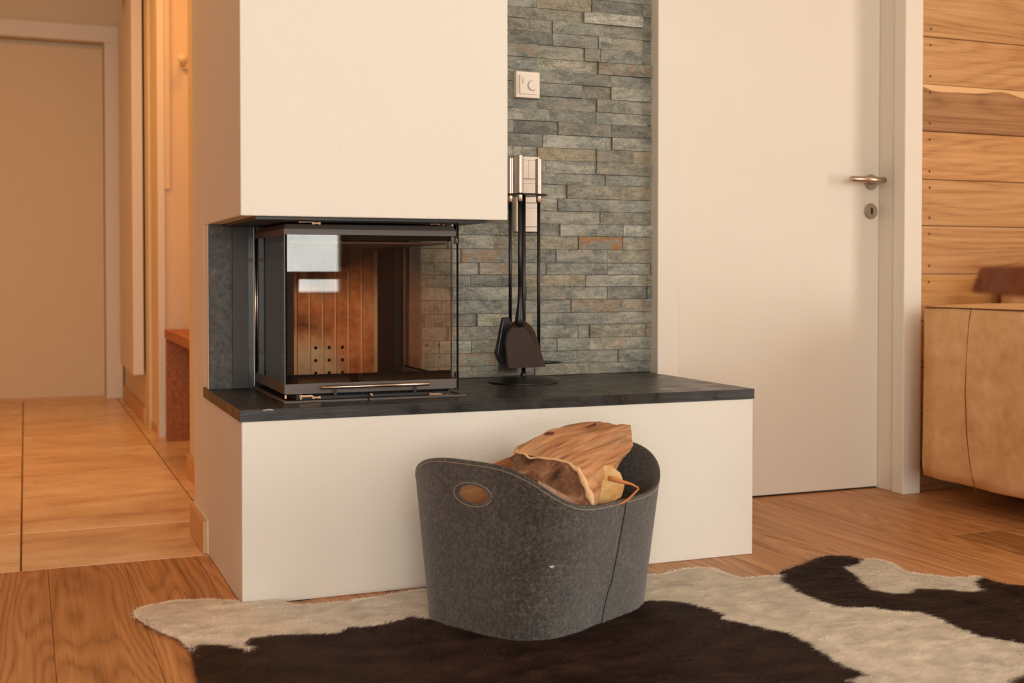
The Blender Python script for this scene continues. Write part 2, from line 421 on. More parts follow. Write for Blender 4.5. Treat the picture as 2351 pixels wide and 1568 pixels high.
def mk_fur():
    t = NT('cow_fur'); at = t.n('ShaderNodeAttribute', attribute_name='fur'); v = t.coord('Object')
    n = t.noise(v, 18, 4, .6)
    c = t.mix(1.0, at.outputs['Color'], t.ramp(n, [(.3, .90), (.7, 1.06)]), 'MULTIPLY')
    t.set(c, .6, 0, .2)
    tl = t.n('ShaderNodeBsdfTranslucent'); t.l(c, tl.inputs[0]); mx = t.n('ShaderNodeMixShader'); mx.inputs[0].default_value = .15
    t.l(t.b.outputs[0], mx.inputs[1]); t.l(tl.outputs[0], mx.inputs[2]); t.l(mx.outputs[0], t.out.inputs[0]); return t.m
FUR = mk_fur()

# ------------------------------------------------------------ room shell
def S(o): return tag(o, kind='structure')
# wooden floor made of boards running into the depth
fl = box('floor', XL-.1, XR+.1, YB-.1, 3.198, -.08, -.016, SHADOWGAP); S(fl)
fl2 = box('floor', 1.78, XR+.1, 3.198, 3.40, -.08, -.016, SHADOWGAP); S(fl2)
def plank_mesh(w, l, h=.015, ch=.0012):
    me = bpy.data.meshes.new('plank'); V = []
    for (e, z) in ((0, -h), (0, -ch), (ch, 0)):
        V += [(-w/2+e, e, z), (w/2-e, e, z), (w/2-e, l-e, z), (-w/2+e, l-e, z)]
    Fc = [(0, 3, 2, 1), (8, 9, 10, 11)]
    for b in (0, 4):
        for k in range(4): Fc.append((b+k, b+(k+1) % 4, b+4+(k+1) % 4, b+4+k))
    me.from_pydata(V, [], Fc); me.materials.append(FLOORWOOD); return me
bw = .1815
xk = .047 - 14*bw
while xk < XR:
    y = YB - random.uniform(0, 1.6)
    if xk < .44: y = 3.198-2.0*3-random.uniform(-.1, .1)-.05
    last = 3.198
    if xk > 1.78: last = 3.36
    x0, x1 = xk, xk+bw
    if xk < .44 < xk+bw: x1 = .4400   # strip beside the hearth
    while y < last-.02:
        L = random.choice((1.75, 1.9, 2.05)) if xk > .44 else 2.05
        y1 = min(y+L, last)
        if last-y1 < .35: y1 = last
        yy = max(y, YB)
        inside_hearth = (x0 > .44 and x1 < 1.76)
        if inside_hearth and y1 > 2.70: y1c = 2.68
        else: y1c = y1
        if y1c-yy > .05 and x1-x0 > .012:
            o = bpy.data.objects.new('plank', plank_mesh(x1-x0-.0006, y1c-yy-.0006)); COL.objects.link(o)
            o.location = ((x0+x1)/2, yy, 0); o.parent = fl
            k = random.uniform(.84, 1.08); o.color = (k, k*random.uniform(.97, 1.0), k*random.uniform(.92, 1.0), 1)
        y = y1
    if xk < .44 < xk+bw:
        o = bpy.data.objects.new('plank', plank_mesh(xk+bw-.4395-.0006, 2.4)); COL.objects.link(o); o.parent = fl; o.location = ((xk+bw+.4395)/2, .274, 0)
    xk += bw

# corridor floor: travertine tiles
cf = box('floor_corridor', -1.05, 1.2, 3.199, 7.6, -.08, -.010, GROUT); S(cf)
xs = [-1.045, -.53, -.015, .50, 1.015, 1.2]
ys = [3.20, 3.66, 4.195, 4.73, 5.265, 5.80, 6.335, 6.87, 7.405, 7.6]
for i in range(len(xs)-1):
    for j in range(len(ys)-1):
        a, b, c, d = xs[i], xs[i+1], ys[j], ys[j+1]
        if a >= .5 and c < 4.0: 
            pass
        g = .0024; gy = .001
        o = bpy.data.objects.new('tile', None); bpy.data.objects.remove(o)
        w, l = b-a-2*g, d-c-2*gy
        me = plank_mesh(w, l, .0095, .0015); me.materials.clear(); me.materials.append(TILE); me.name = 'tile'
        o = bpy.data.objects.new('tile', me); COL.objects.link(o); o.location = ((a+b)/2, c+gy, random.uniform(-.0004, .0002)); o.parent = cf

# walls
def wall_with_holes_x(name, x0, x1, y0, y1, z0, z1, holes, mat):   # wall in a constant-Y slab
    L = []; cx = x0
    for a, b, c, d in sorted(holes):
        L.append((cx, a, y0, y1, z0, z1)); L.append((a, b, y0, y1, z0, c)); L.append((a, b, y0, y1, d, z1)); cx = b
    L.append((cx, x1, y0, y1, z0, z1)); return S(boxes(name, L, mat))
def wall_with_holes_y(name, y0, y1, x0, x1, z0, z1, holes, mat):
    L = []; cy = y0
    for a, b, c, d in sorted(holes):
        L.append((x0, x1, cy, a, z0, z1)); L.append((x0, x1, a, b, z0, c)); L.append((x0, x1, a, b, d, z1)); cy = b
    L.append((x0, x1, cy, y1, z0, z1)); return S(boxes(name, L, mat))
wall_with_holes_x('wall_back', XL, XR, YB-.2, YB, -.08, ZC, BW, DARKPANEL)
wall_with_holes_y('wall_right', YB-.2, 3.5, XR, XR+.2, -.08, ZC, RW, PAINT)
wall_with_holes_y('wall_left', YB-.2, 3.4, XL-.2, XL, -.08, ZC, LW, OCHRE)
S(boxes('wall_front', [(.44, .56, 3.267, 3.48, 0, ZC), (.4405, .56, 3.19, 3.267, .4352, .8632), (.56, 1.032, 3.267, 3.48, 0, .43), (.56, 1.032, 3.267, 3.48, .87, ZC),
    (.56, 1.032, 3.465, 3.48, .43, .87), (1.032, 1.84, 3.266, 3.48, 0, ZC), (1.84, 2.72, 3.36, 3.48, 2.06, ZC), (1.84, 2.72, 3.40, 3.48, 0, 2.06),
    (2.72, XR, 3.262, 3.48, -.08, ZC)], PLASTER))
S(box('wall_entry', XL, -.95, 3.2, 3.4, -.08, ZC, OCHRE))
S(box('wall_corridor_left', -1.15, -.95, 3.4, 7.7, -.08, ZC, PAINT))
S(boxes('wall_corridor_end', [(-.60, .44, 7.565, 7.7, -.08, 2.09), (-1.15, -.60, 7.5, 7.7, -.08, ZC), (.44, 1.3, 7.5, 7.7, -.08, ZC), (-.60, .44, 7.5, 7.7, 2.09, ZC)], PAINT))  # first box is an unseen blocker behind the door, stopping light leaks
S(boxes('wall_corridor_right', [(.55, .75, 3.48, 4.47, -.01, ZC), (.557, 1.3, 5.60, 5.95, -.01, ZC), (.545, 1.3, 5.95, 7.5, -.01, ZC),
    (1.15, 1.3, 4.47, 5.60, -.01, ZC), (.75, 1.3, 4.27, 4.47, -.01, ZC)], PAINT))
S(box('ceiling', XL-.2, XR+.2, YB-.2, 7.7, ZC, ZC+.1, CEIL))
TILEBASE = plain('skirting_stone', (206, 162, 112), .5)
S(box('baseboard_corridor', .532, .545, 6.10, 7.43, 0, .078, TILEBASE, bevel=.002))
S(box('baseboard_corridor', .538, .55, 3.50, 4.47, 0, .082, TILEBASE, bevel=.002))
S(box('baseboard_corridor', .552, .557, 5.66, 5.93, 0, .035, TILEBASE))
S(box('baseboard_hearth', .427, .44, 3.212, 3.484, .001, .086, TILEBASE, bevel=.002))
S(boxes('trim_1', [(.437, .44, 3.203, 3.212, .001, .091), (.437, .44, 3.212, 3.484, .086, .091)], PLASTER))
S(box('trim_2', .553, .584, 5.588, 5.60, 0, ZC, DOORW, bevel=.002))
S(box('trim_3', .584, .609, 5.590, 5.60, 1.115, ZC, PAINT, bevel=.002))
# windows: frames, mullions, panes
FRAMEW = plain('window_frame_paint', (120, 92, 66), .5)
def window(name, ax, p0, a, b, c, d, nm):
    w = empty(name, ((a+b)/2, p0, c) if ax == 'x' else (p0, (a+b)/2, c)); S(w)
    f = .06; L = [(a, a+f, c, d), (b-f, b, c, d), (a, b, c, c+f), (a, b, d-f, d)]
    for k in range(1, nm):
        m = a+(b-a)*k/nm; L.append((m-f/2, m+f/2, c, d))
    bx = [(q[0], q[1], p0-.04, p0+.04, q[2], q[3]) if ax == 'x' else (p0-.04, p0+.04, q[0], q[1], q[2], q[3]) for q in L]
    boxes('window_frame', bx, FRAMEW, w)
    for k in range(nm):
        m0 = a+(b-a)*k/nm+f/2; m1 = a+(b-a)*(k+1)/nm-f/2
        q = (m0, m1, p0-.004, p0+.004, c+f, d-f) if ax == 'x' else (p0-.004, p0+.004, m0, m1, c+f, d-f)
        box('pane', *q, WGLASS, w)
window('window_1', 'x', YB-.1, *BW[0][:2], BW[0][2], BW[0][3], 2)
window('window_3', 'x', YB-.1, *BW[1][:2], BW[1][2], BW[1][3], 1)
window('window_2', 'y', XR+.1, *RW[0], 2)

# doors
d2 = empty('door_2', (2.27, 3.35, 0)); S(d2)
box('door_leaf', 1.842, 2.7085, 3.345, 3.385, .006, 2.045, DOORW, d2, bevel=.0015)
# casing: left and right architraves with reveal, rebate and head
bm = bmesh.new()
addbox(bm, 1.777, 1.850, 3.21, 3.262, 0, 2.12); addbox(bm, 1.80, 1.842, 3.262, 3.395, 0, 2.06)
fin(bm, 'architrave', DOORW, d2, bevel=.003)
bm = bmesh.new()
addbox(bm, 2.701, 2.774, 3.206, 3.262, 0, 2.12); addbox(bm, 2.7095, 2.74, 3.226, 3.395, 0, 2.06)
fin(bm, 'architrave', DOORW, d2, bevel=.003)
box('door_head', 1.777, 2.774, 3.21, 3.262, 2.045, 2.12, DOORW, d2, bevel=.003)
box('threshold_gap', 1.85, 2.708, 3.352, 3.40, -.002, .005, SHADOWGAP, d2)
hd = lathe('door_handle', [(.0265, 0), (.0265, -.006), (.0235, -.009), (.010, -.009), (.010, -.012)], (2.672, 3.345, 1.047), SATIN, d2, 'y', 40)
tube('lever', [(2.672, 3.338, 1.049), (2.672, 3.300, 1.050), (2.672, 3.292, 1.050)], .0095, SATIN, hd)
tube('grip', [(2.690, 3.286, 1.050), (2.682, 3.2845, 1.050), (2.545, 3.2845, 1.0505)], [.0045, .0100, .0100], BRUSHED, hd, 24)
es = lathe('key_escutcheon', [(.0265, 0), (.0265, -.006), (.0235, -.0095), (.001, -.0095)], (2.672, 3.345, .948), SATIN, d2, 'y', 40)
bm = bmesh.new()
pts = []
for k in range(9): a = PI*k/8; pts.append((2.672+.0036*math.cos(a), .956+.0036*math.sin(a)))
for k in range(9): a = PI+PI*k/8; pts.append((2.672+.0036*math.cos(a), .941+.0036*math.sin(a)))
va = [bm.verts.new((x, 3.3352, z)) for x, z in pts]; vb = [bm.verts.new((x, 3.342, z)) for x, z in pts]
bm.faces.new(va); bm.faces.new(vb[::-1])
for k in range(len(pts)): bm.faces.new((va[k], vb[k], vb[(k+1) % len(pts)], va[(k+1) % len(pts)]))
fin(bm, 'keyhole', BLACK, es)
d1 = empty('door_1', (-.08, 7.5, 0)); S(d1)
box('door_leaf', -.60, .436, 7.52, 7.56, .012, 2.06, PAINT, d1)
box('architrave', .44, .533, 7.44, 7.50, 0, 2.09, DOORW, d1, bevel=.004)
box('door_head', -.70, .533, 7.44, 7.50, 2.09, 2.185, DOORW, d1, bevel=.004)
box('architrave', -.70, -.602, 7.44, 7.50, 0, 2.09, DOORW, d1, bevel=.004)
box('threshold_gap', -.60, .44, 7.49, 7.52, -.004, .012, TILEBASE, d1)

# ------------------------------------------------------------ stone cladding
CR = [853.8, 828, 800, 771.7, 742.3, 715, 685.8, 657.2, 630.8, 604.5, 574.4, 544.4, 517.6, 489, 460.7, 429.9, 405, 377, 348.6, 319.6, 291, 264.3, 235.2, 206, 179.2, 151.6, 122.5, 94.2, 66.6, 41.4, 11.5, -17]
VJ = [[1086, 1230, 1325, 1386], [1050, 1140, 1325, 1423], [1010, 1084, 1200, 1282, 1357, 1442], [1030, 1107, 1220, 1331, 1357, 1485], [976, 1096, 1223, 1375],
 [1004, 1130, 1200, 1314, 1429], [1040, 1121, 1210, 1300, 1399, 1488], [1083, 1205, 1346, 1465], [999, 1102, 1200, 1256, 1397, 1495], [997, 1060, 1158, 1279, 1397],
 [1030, 1134, 1331, 1432], [1066, 1148, 1288, 1432], [1050, 1130, 1251, 1381], [1090, 1190, 1282, 1401], [1110, 1210, 1303, 1427], [1100, 1200, 1282, 1393],
 [1140, 1256, 1371, 1495], [1120, 1235, 1372, 1456], [1090, 1160, 1249, 1407], [1100, 1180, 1284, 1405], [1130, 1264, 1371, 1488], [1150, 1275, 1373],
 [1120, 1238, 1338, 1405], [1110, 1238, 1318, 1405], [1140, 1237, 1375], [1130, 1234, 1344, 1379, 1474], [1150, 1270, 1375, 1406, 1477], [1100, 1217, 1270, 1387],
 [1120, 1206, 1341, 1476], [1150, 1235, 1361, 1477], [1140, 1290, 1400, 1477]]
SPECIAL = {(10, 1331): (.4, 1.0, .15), (9, 1060): (.6, .7, 0), (9, 997): (.55, .15, 0), (1, 1050): (.6, .75, .1), (5, 1314): (.5, .25, .5), (5, 1429): (.65, .2, .2), (28, 1341): (1.0, 0, .15), (25, None): (.6, .1, .8),
 (17, 1235): (.6, .18, .7), (26, 1270): (.4, .1, 0), (10, 1134): (.55, .15, .5), (18, None): (.5, .3, 0), (7, 1205): (.6, .1, .7), (29, 1235): (.5, .05, .8), (2, 1357): (.8, .2, .2), (3, 1485): (.7, .2, .7), (24, None): (.25, 0, .1), (17, 1456): (.7, .1, .8), (11, 1432): (.85, 0, 0),
 (22, 1238): (.25, 0, 0), (18, 1249): (.75, 0, 0), (4, 1096): (.9, 0, .5), (6, 1040): (.5, 0, 0), (14, 1427): (.5, .1, .7), (0, 1086): (.25, 0, .2), (25, 1234): (.55, .05, .3), (4, 976): (.25, .1, .1), (27, 1477): (.5, .4, .4)}
ZS = [.4352]+[ony(1506, y, 3.245).z for y in CR[1:]]
ws = empty('wall_stone', (1.4, 3.266, .435)); S(ws)
XA, XB = 1.02, 1.7905
def stone(x0, x1, z0, z1, col, rnd):
    me = bpy.data.meshes.new('stone'); nx = max(3, min(7, int((x1-x0)/.035)+1)); nz = 3
    d = rnd.uniform(.010, .021) if col[0] < .9 else .024
    g = .0006
    cx, cz = (x0+x1)/2, (z0+z1)/2
    V = []; Fc = []; tilt = rnd.uniform(-.002, .002)
    for j in range(nz+1):
        for i in range(nx+1):
            x = x0+g+(x1-x0-2*g)*i/nx; z = z0+g+(z1-z0-2*g)*j/nz
            e = .0018 if i in (0, nx) or j in (0, nz) else 0
            jit = rnd.uniform(-.0012, .0012) if e == 0 else rnd.uniform(-.0005, .0008)
            V.append((x-cx, -(d-e+jit+tilt*(i/nx-.5)), z-cz))
    for j in range(nz):
        for i in range(nx):
            a = j*(nx+1)+i; Fc.append((a, a+1, a+nx+2, a+nx+1))
    loop = [i for i in range(nx+1)]+[j*(nx+1)+nx for j in range(1, nz+1)]+[nz*(nx+1)+i for i in range(nx-1, -1, -1)]+[j*(nx+1) for j in range(nz-1, 0, -1)]
    nb = len(V); V += [(V[k][0], -.0005, V[k][2]) for k in loop]
    for k in range(len(loop)):
        k2 = (k+1) % len(loop); Fc.append((loop[k2], loop[k], nb+k, nb+k2))
    me.from_pydata(V, [], Fc); me.materials.append(STONE)
    o = bpy.data.objects.new('stone', me); COL.objects.link(o); o.parent = ws
    o.location = (cx-1.4, 0, cz-.435); o.color = col+(1,)
rs = random.Random(11)
rows = [(ZS[i], ZS[i+1], VJ[i], i) for i in range(len(VJ))]
z = ZS[-1]; k = len(VJ)
while z < ZC-.02:
    z1 = min(z+.0375, ZC); js = []; x = XA+rs.uniform(.06, .2)
    rows.append((z, z1, None, k)); z = z1; k += 1
nst = 0
for z0, z1, js, idx in rows:
    if js is None:
        xsn = [XA]; x = XA+rs.uniform(.08, .22)
        while x < XB-.06: xsn.append(x); x += rs.uniform(.09, .24)
        xsn.append(XB); keys = [None]*len(xsn)
    else:
        xsn = [XA]+[ony(j, 500, 3.245).x for j in js if ony(j, 500, 3.245).x > XA+.02]+[XB]
        keys = [None]+[j for j in js if ony(j, 500, 3.245).x > XA+.02]
    for a in range(len(xsn)-1):
        x1 = xsn[a+1]
        if a == len(xsn)-2: x1 -= rs.uniform(0, .006)
        sp = SPECIAL.get((idx, keys[a])) if js is not None else None
        if sp is None:
            low = idx < 12
            sp = (min(.85, rs.gauss(.52 if low else .42, .12)), .05*(rs.random() < .25)+(.25*(rs.random() < .07)), rs.choice((0, .05, .1, .25, .45)))
        # leave gaps where the electrical frames sit
        hit = None
        for h0, h1 in ((1.246, 1.323), (.857, 1.077)):
            if x1 > 1.3205 and xsn[a] < 1.397 and z1 > h0 and z0 < h1: hit = (h0, h1)
        if hit:
            xa, xb = xsn[a], x1
            if xa < 1.31: stone(xa, 1.3205, z0, z1, sp, rs); xa = 1.3205
            if xb > 1.408: stone(1.399, xb, z0, z1, sp, rs); xb = 1.399
            if z0 < hit[0]-.004: stone(xa, xb, z0, hit[0], sp, rs)
            if z1 > hit[1]+.004: stone(xa, xb, hit[1], z1, sp, rs)
        else: stone(xsn[a], x1, z0, z1, sp, rs)
box('backing', 1.02, 1.7905, 3.262, 3.268, .434, ZC, SHADOWGAP, ws)

# ------------------------------------------------------------ plank wall on the right
pw = empty('wall_planks', (2.78, 3.262, 0)); S(pw)
zj = [0, .104, .262, .420, .577, .735, .897, 1.053, 1.215, 1.372, 1.531, 1.69, 1.85, 2.01, 2.17, 2.33, ZC]
PC = {10: (1, 1, 1), 9: (1.02, 1.0, .98), 8: (.76, .74, .74), 7: (1.1, 1.06, 1.0), 6: (.98, .96, .9), 5: (.98, .94, .9), 4: (.95, .86, .66), 0: (.5, .42, .35)}
SAP = plain('sapwood', (224, 180, 126), .6)
NAIL = plain('nail_head', (92, 62, 42), .6, .2)
for i in range(len(zj)-1):
    z0, z1 = zj[i]+.0012, zj[i+1]-.0012; dd = random.uniform(-.002, .002)
    p = box('plank', 2.792, XR, 3.234+dd, 3.2615, z0, z1, WALLWOOD, None, bevel=.0015)
    p.data.transform(Matrix.Translation((-2.78, -3.262, -z0))); p.location = (0, 0, z0); p.parent = pw
    c = PC.get(i, (1, .97, .93)); p.color = c+(1,)
    if i > 0:
        for zz in (z0+.026, z1-.026):
            bm = bmesh.new(); addlathe(bm, [(.0042, 0), (.0042, -.001), (.003, -.0014)], (2.828-2.78, 3.234+dd-3.262, zz-z0), 'y', 12)
            me = bpy.data.meshes.new('nail'); bm.to_mesh(me); bm.free(); me.materials.append(NAIL)
            n_ = bpy.data.objects.new('nail', me); COL.objects.link(n_); n_.parent = p
# pale sapwood edge on the upper side of the dark plank (nine boards up)
bm = bmesh.new(); top = 1.3715; N = 26; va = []; vb = []
for k in range(N+1):
    u = k/N; x = 2.793+u*1.0; d = .010+.014*math.sin(u*9+.3)**2+.004*math.sin(u*31)
    if u < .03: d *= .6
    va.append((x, top)); vb.append((x, top-d))
lo = [bm.verts.new((x, 3.2335, zz)) for x, zz in va]; hi = [bm.verts.new((x, 3.2335, zz)) for x, zz in vb]
lo2 = [bm.verts.new((x, 3.236, zz)) for x, zz in va]; hi2 = [bm.verts.new((x, 3.236, zz)) for x, zz in vb]
for k in range(N):
    bm.faces.new((lo[k], lo[k+1], hi[k+1], hi[k])); bm.faces.new((hi[k], hi[k+1], hi2[k+1], hi2[k])); bm.faces.new((lo2[k], lo2[k+1], lo[k+1], lo[k]))
fin(bm, 'sapwood_edge', SAP, pw)

# ------------------------------------------------------------ hearth bench, slab, hood
def softbox(name, x0, x1, y0, y1, z0, z1, mat, w=.003):   # only the edges clear of the back wall are rounded
    bm = bmesh.new(); addbox(bm, x0, x1, y0, y1, z0, z1)
    E_ = [e for e in bm.edges if not all(v.co.y > y1-.01 for v in e.verts) and not (abs(e.verts[0].co.y-e.verts[1].co.y) > .1 and e.verts[0].co.z < .01)]
    bmesh.ops.bevel(bm, geom=E_, offset=w, segments=3, affect='EDGES', profile=.5)
    return fin(bm, name, mat)
hb = softbox('hearth_bench', .44, 1.765, 2.675, 3.2655, 0, .4085, PLASTER)
tag(hb, 'low white plastered hearth bench carrying the black slate slab', 'hearth bench')
bm = bmesh.new(); nx, ny = 90, 20
def slabtop(x, y): return .4345+.0009*mnoise.noise(Vector((x*4, y*30, 0)))
top = [[bm.verts.new((.4365+(1.767-.4365)*i/nx, 2.6725+(3.2655-2.6725)*j/ny, slabtop(i*.03, j*.03))) for j in range(ny+1)] for i in range(nx+1)]
for i in range(nx):
    for j in range(ny): bm.faces.new((top[i][j], top[i+1][j], top[i+1][j+1], top[i][j+1]))
loop = [top[i][0] for i in range(nx+1)]+[top[nx][j] for j in range(1, ny+1)]+[top[i][ny] for i in range(nx-1, -1, -1)]+[top[0][j] for j in range(ny-1, 0, -1)]
bl = [bm.verts.new((v.co.x, v.co.y, .4087)) for v in loop]
for k in range(len(loop)): k2 = (k+1) % len(loop); bm.faces.new((loop[k], bl[k], bl[k2], loop[k2]))
bm.faces.new(bl)
sl = fin(bm, 'slate_slab', SLAB); tag(sl, 'black slate slab laid along the top of the white hearth bench', 'slab')
CHIP = plain('chipped_edge', (170, 160, 150), .7)
bm = bmesh.new(); p0 = ony(607, 944, 2.6722)
for q in ((0, 0, .004), (.006, .001, .005), (.012, .001, .006), (.017, 0, .004)):
    m = Matrix.Translation((p0.x+q[0], 2.6735, .4325+q[1])) @ Matrix.Diagonal((q[2], .0022, .0022, 1)); bmesh.ops.create_icosphere(bm, subdivisions=1, radius=1, matrix=m)
fin(bm, 'chip', CHIP, sl)
hood = softbox('chimney_hood', .44, 1.073, 2.675, 3.2655, .8635, ZC-.001, PLASTER)
tag(hood, 'white plastered chimney hood hanging above the glass fireplace', 'chimney hood')
box('soffit_plate', .475, 1.025, 2.69, 3.165, .857, .8638, BLACKMAT, hood)

# ------------------------------------------------------------ fireplace insert
SX0, SX1, SY0, SY1 = .560, .990, 2.800, 3.185
ZB0, ZB1, ZT0, ZT1 = .4525, .4765, .8275, .8525
st = empty('fireplace_insert', (.775, 2.99, .435)); tag(st, 'black framed three-sided glass fireplace insert standing on the slate slab', 'fireplace')
box('slate_panel', .4415, .500, 3.178, 3.1895, .4352, .8632, SLATEP, st)
box('side_plate', .500, .541, 3.172, 3.1895, .4352, .8632, PANELMETAL, st, bevel=.001)
box('side_plate', 1.000, 1.030, 3.225, 3.262, .4352, .8632, PANELMETAL, st, bevel=.001)
# hinge channel beside the left glass
hc_ = box('hinge_channel', .541, .556, 3.182, 3.1895, .4352, .8632, BLACKMAT, st)
for zz in (.772, .53):
    lathe('screw', [(.005, 0), (.005, -.004), (.003, -.005), (.003, -.002)], (.549, 3.182, zz), FRAMEMETAL, hc_, 'y', 14)
# base frame lying on the slab
bf = boxes('base_frame', [(.5535, 1.0025, 2.772, 2.782, .4346, .4395), (.5535, .562, 2.782, 3.185, .4346, .4395), (.994, 1.0025, 2.782, 3.185, .4346, .4395)], FRAMEMETAL, st, bevel=.0008)
boxes('base_plate', [(.562, .994, 2.782, 3.185, .4346, .4372)], PANELMETAL, st)
box('plinth', .590, .975, 2.812, 3.185, .4372, .4515, PANELMETAL, st, bevel=.001)
bm = bmesh.new()
for k in range(70): addbox(bm, .60+k*.0053, .60+k*.0053+.0028, 2.8085, 2.812, .4455, .4505)
vt = fin(bm, 'vent_grille', BLACK, st); vt['kind'] = 'stuff'
# frame bars with bevelled upper faces
def bar_profile(z0, z1, chamfer_top):
    if chamfer_top: return [(0, z0), (0, z1-.012), (.006, z1), (.014, z1), (.014, z0)]
    return [(0, z0), (0, z1), (.014, z1), (.014, z0)]
def frame(name, z0, z1, cham):
    pr = bar_profile(z0, z1, cham); bm = bmesh.new()
    # path: left-back, left-front, right-front, right-back ; inward offset mitred
    rings = []
    for (x, y, dx, dy) in ((SX0, SY1, 1, 0), (SX0, SY0, 1, 1), (SX1-.004, SY0, -1, 1), (SX1-.004, 3.22, -1, 0)):
        rings.append([bm.verts.new((x+dx*o, y+dy*o, zz)) for o, zz in pr])
    for a, b in zip(rings, rings[1:]):
        for k in range(len(pr)): bm.faces.new((a[k], a[(k+1) % len(pr)], b[(k+1) % len(pr)], b[k]))
    bm.faces.new(rings[0][::-1]); bm.faces.new(rings[-1])
    return fin(bm, name, FRAMEMETAL, st, bevel=.0008)
lower = frame('lower_frame', ZB0, ZB1, False); upper = frame('upper_frame', ZT0, ZT1, True)
GF = SY0+.004
box('glass_pane', SX0+.007, SX1-.016, GF, GF+.004, ZB1-.006, ZT0+.006, GLASS, st)
box('glass_pane', SX0+.003, SX0+.007, GF, SY1-.012, ZB1-.006, ZT0+.006, GLASS, st)
box('glass_pane', SX1-.008, SX1-.004, GF+.006, 3.222, ZB1-.006, ZT0+.006, GLASS, st)
# black printed border at the foot and head of the panes
for q_ in ((SX0+.008, SX1-.016, GF+.0045, GF+.0055, ZB1-.006, ZB1+.021), (SX0+.008, SX1-.016, GF+.0045, GF+.0055, ZT0-.012, ZT0+.006),
           (SX0+.0075, SX0+.0085, GF+.006, SY1-.012, ZB1-.006, ZB1+.012), (SX1-.010, SX1-.009, GF+.006, 3.222, ZB1-.006, ZB1+.004)):
    box('glass_border', *q_, BLACK, st)
# corner strips
boxes('corner_strip', [(SX0+.0005, SX0+.003, SY0+.0005, SY0+.004, ZB1, ZT0)], FRAMEMETAL, st)
boxes('corner_strip', [(SX0+.004, SX0+.0075, SY0+.001, SY0+.009, ZB1, ZT0)], BLACK, st)
boxes('corner_strip', [(SX1-.0022, SX1+.0012, SY0-.001, SY0+.004, ZB0, ZT1+.003)], BLACK, st)
boxes('corner_strip', [(SX1-.016, SX1-.0145, GF-.001, GF+.004, ZB1, ZT0)], BLACKMAT, st)
tube('hinge_rod', [(SX0+.001, SY1-.006, ZB1), (SX0+.001, SY1-.006, ZT0)], .0024, BRUSHED, st, 10)
boxes('rear_strip', [(SX0+.003, SX0+.010, SY1-.014, SY1-.004, ZB1, ZT0)], BLACK, st)
boxes('rear_strip', [(SX1-.012, SX1-.004, 3.222, 3.230, ZB1, ZT0)], plain('dull_seal', (104, 74, 50), .6, .3), st)
# end clips on the right front corner
box('end_clip', SX1-.004, SX1+.003, SY0, SY0+.02, ZT0-.018, ZT1+.004, BLACKMAT, st, bevel=.001)
box('end_clip', SX1-.004, SX1+.003, SY0, SY0+.02, ZB0-.004, ZB1+.016, BLACKMAT, st, bevel=.001)
tube('spring', [(SX1-.003, SY0-.0015, ZT0-.004), (SX1-.006, SY0-.0015, ZT0-.012), (SX1-.002, SY0-.0015, ZT0-.016), (SX1-.004, SY0-.0015, ZT0+.008)], .0008, BRASS, st, 6)
# bar handle
hz = .4735; hy = 2.776
hl = ony(737, 890, hy); hr = ony(986, 882, hy)
hn = tube('door_handle', [(hl.x-.0015, hy, hl.z), (hl.x, hy, hl.z), (hr.x, hy, hl.z), (hr.x+.0015, hy, hl.z)], [.0018, .0042, .0042, .0018], BRUSHED, st, 20)
for px in (768, 951):
    q = ony(px, 897, hy+.006)
    bm = bmesh.new(); addbox(bm, q.x-.0035, q.x+.0035, hy, hy+.03, .4495, .4515); addbox(bm, q.x-.0035, q.x+.0035, hy-.001, hy+.003, .4495, hl.z)
    fin(bm, 'bracket', BLACKMAT, hn); 
# hinge levers
def lever(px, py, w, zoff, flip=1):
    q = ony(px, py, 2.789); L = w*.00101
    bm = bmesh.new()
    addbox(bm, q.x, q.x+L*.62, 2.787, 2.791, q.z-.0022, q.z+.0022)
    addbox(bm, q.x+L*.60, q.x+L, 2.786, 2.790, q.z-.0038*flip-.0018, q.z-.0038*flip+.0018) if flip else None
    for t_ in ((.08, 0), (.66, -.0035*flip), (.95, -.0038*flip)): addlathe(bm, [(.003, -.0035), (.003, .0035)], (q.x+L*t_[0], 2.789, q.z+t_[1]), 'z', 10)
    addlathe(bm, [(.002, 0), (.002, zoff)] if zoff > 0 else [(.002, zoff), (.002, 0)], (q.x+L*.08, 2.792, q.z), 'z', 8)
    fin(bm, 'hinge_lever', BRASS, st)
lever(685, 508, 52, .008); lever(988, 513, 34, .008, 0); lever(687, 910, 50, -.008); lever(985, 905, 50, -.008)
for px, py in ((656, 505), (1040, 515), (657, 912), (1038, 909)):
    q = ony(px, py, 2.798)
    lathe('screw', [(.0035, -.004), (.0035, .004)], (q.x, 2.806, q.z), BRASS, st, 'z', 12)
q = ony(851, 909, 2.79)
tube('air_lever', [(q.x+.004, 2.803, q.z+.002), (q.x-.004, 2.782, q.z-.003), (q.x-.011, 2.771, q.z-.005)], [.003, .0032, .0026], BLACKMAT, st, 12)
lathe('lever_nut', [(.0045, -.004), (.0045, .004)], (q.x+.003, 2.799, q.z+.002), BRASS, st, 'y', 6)
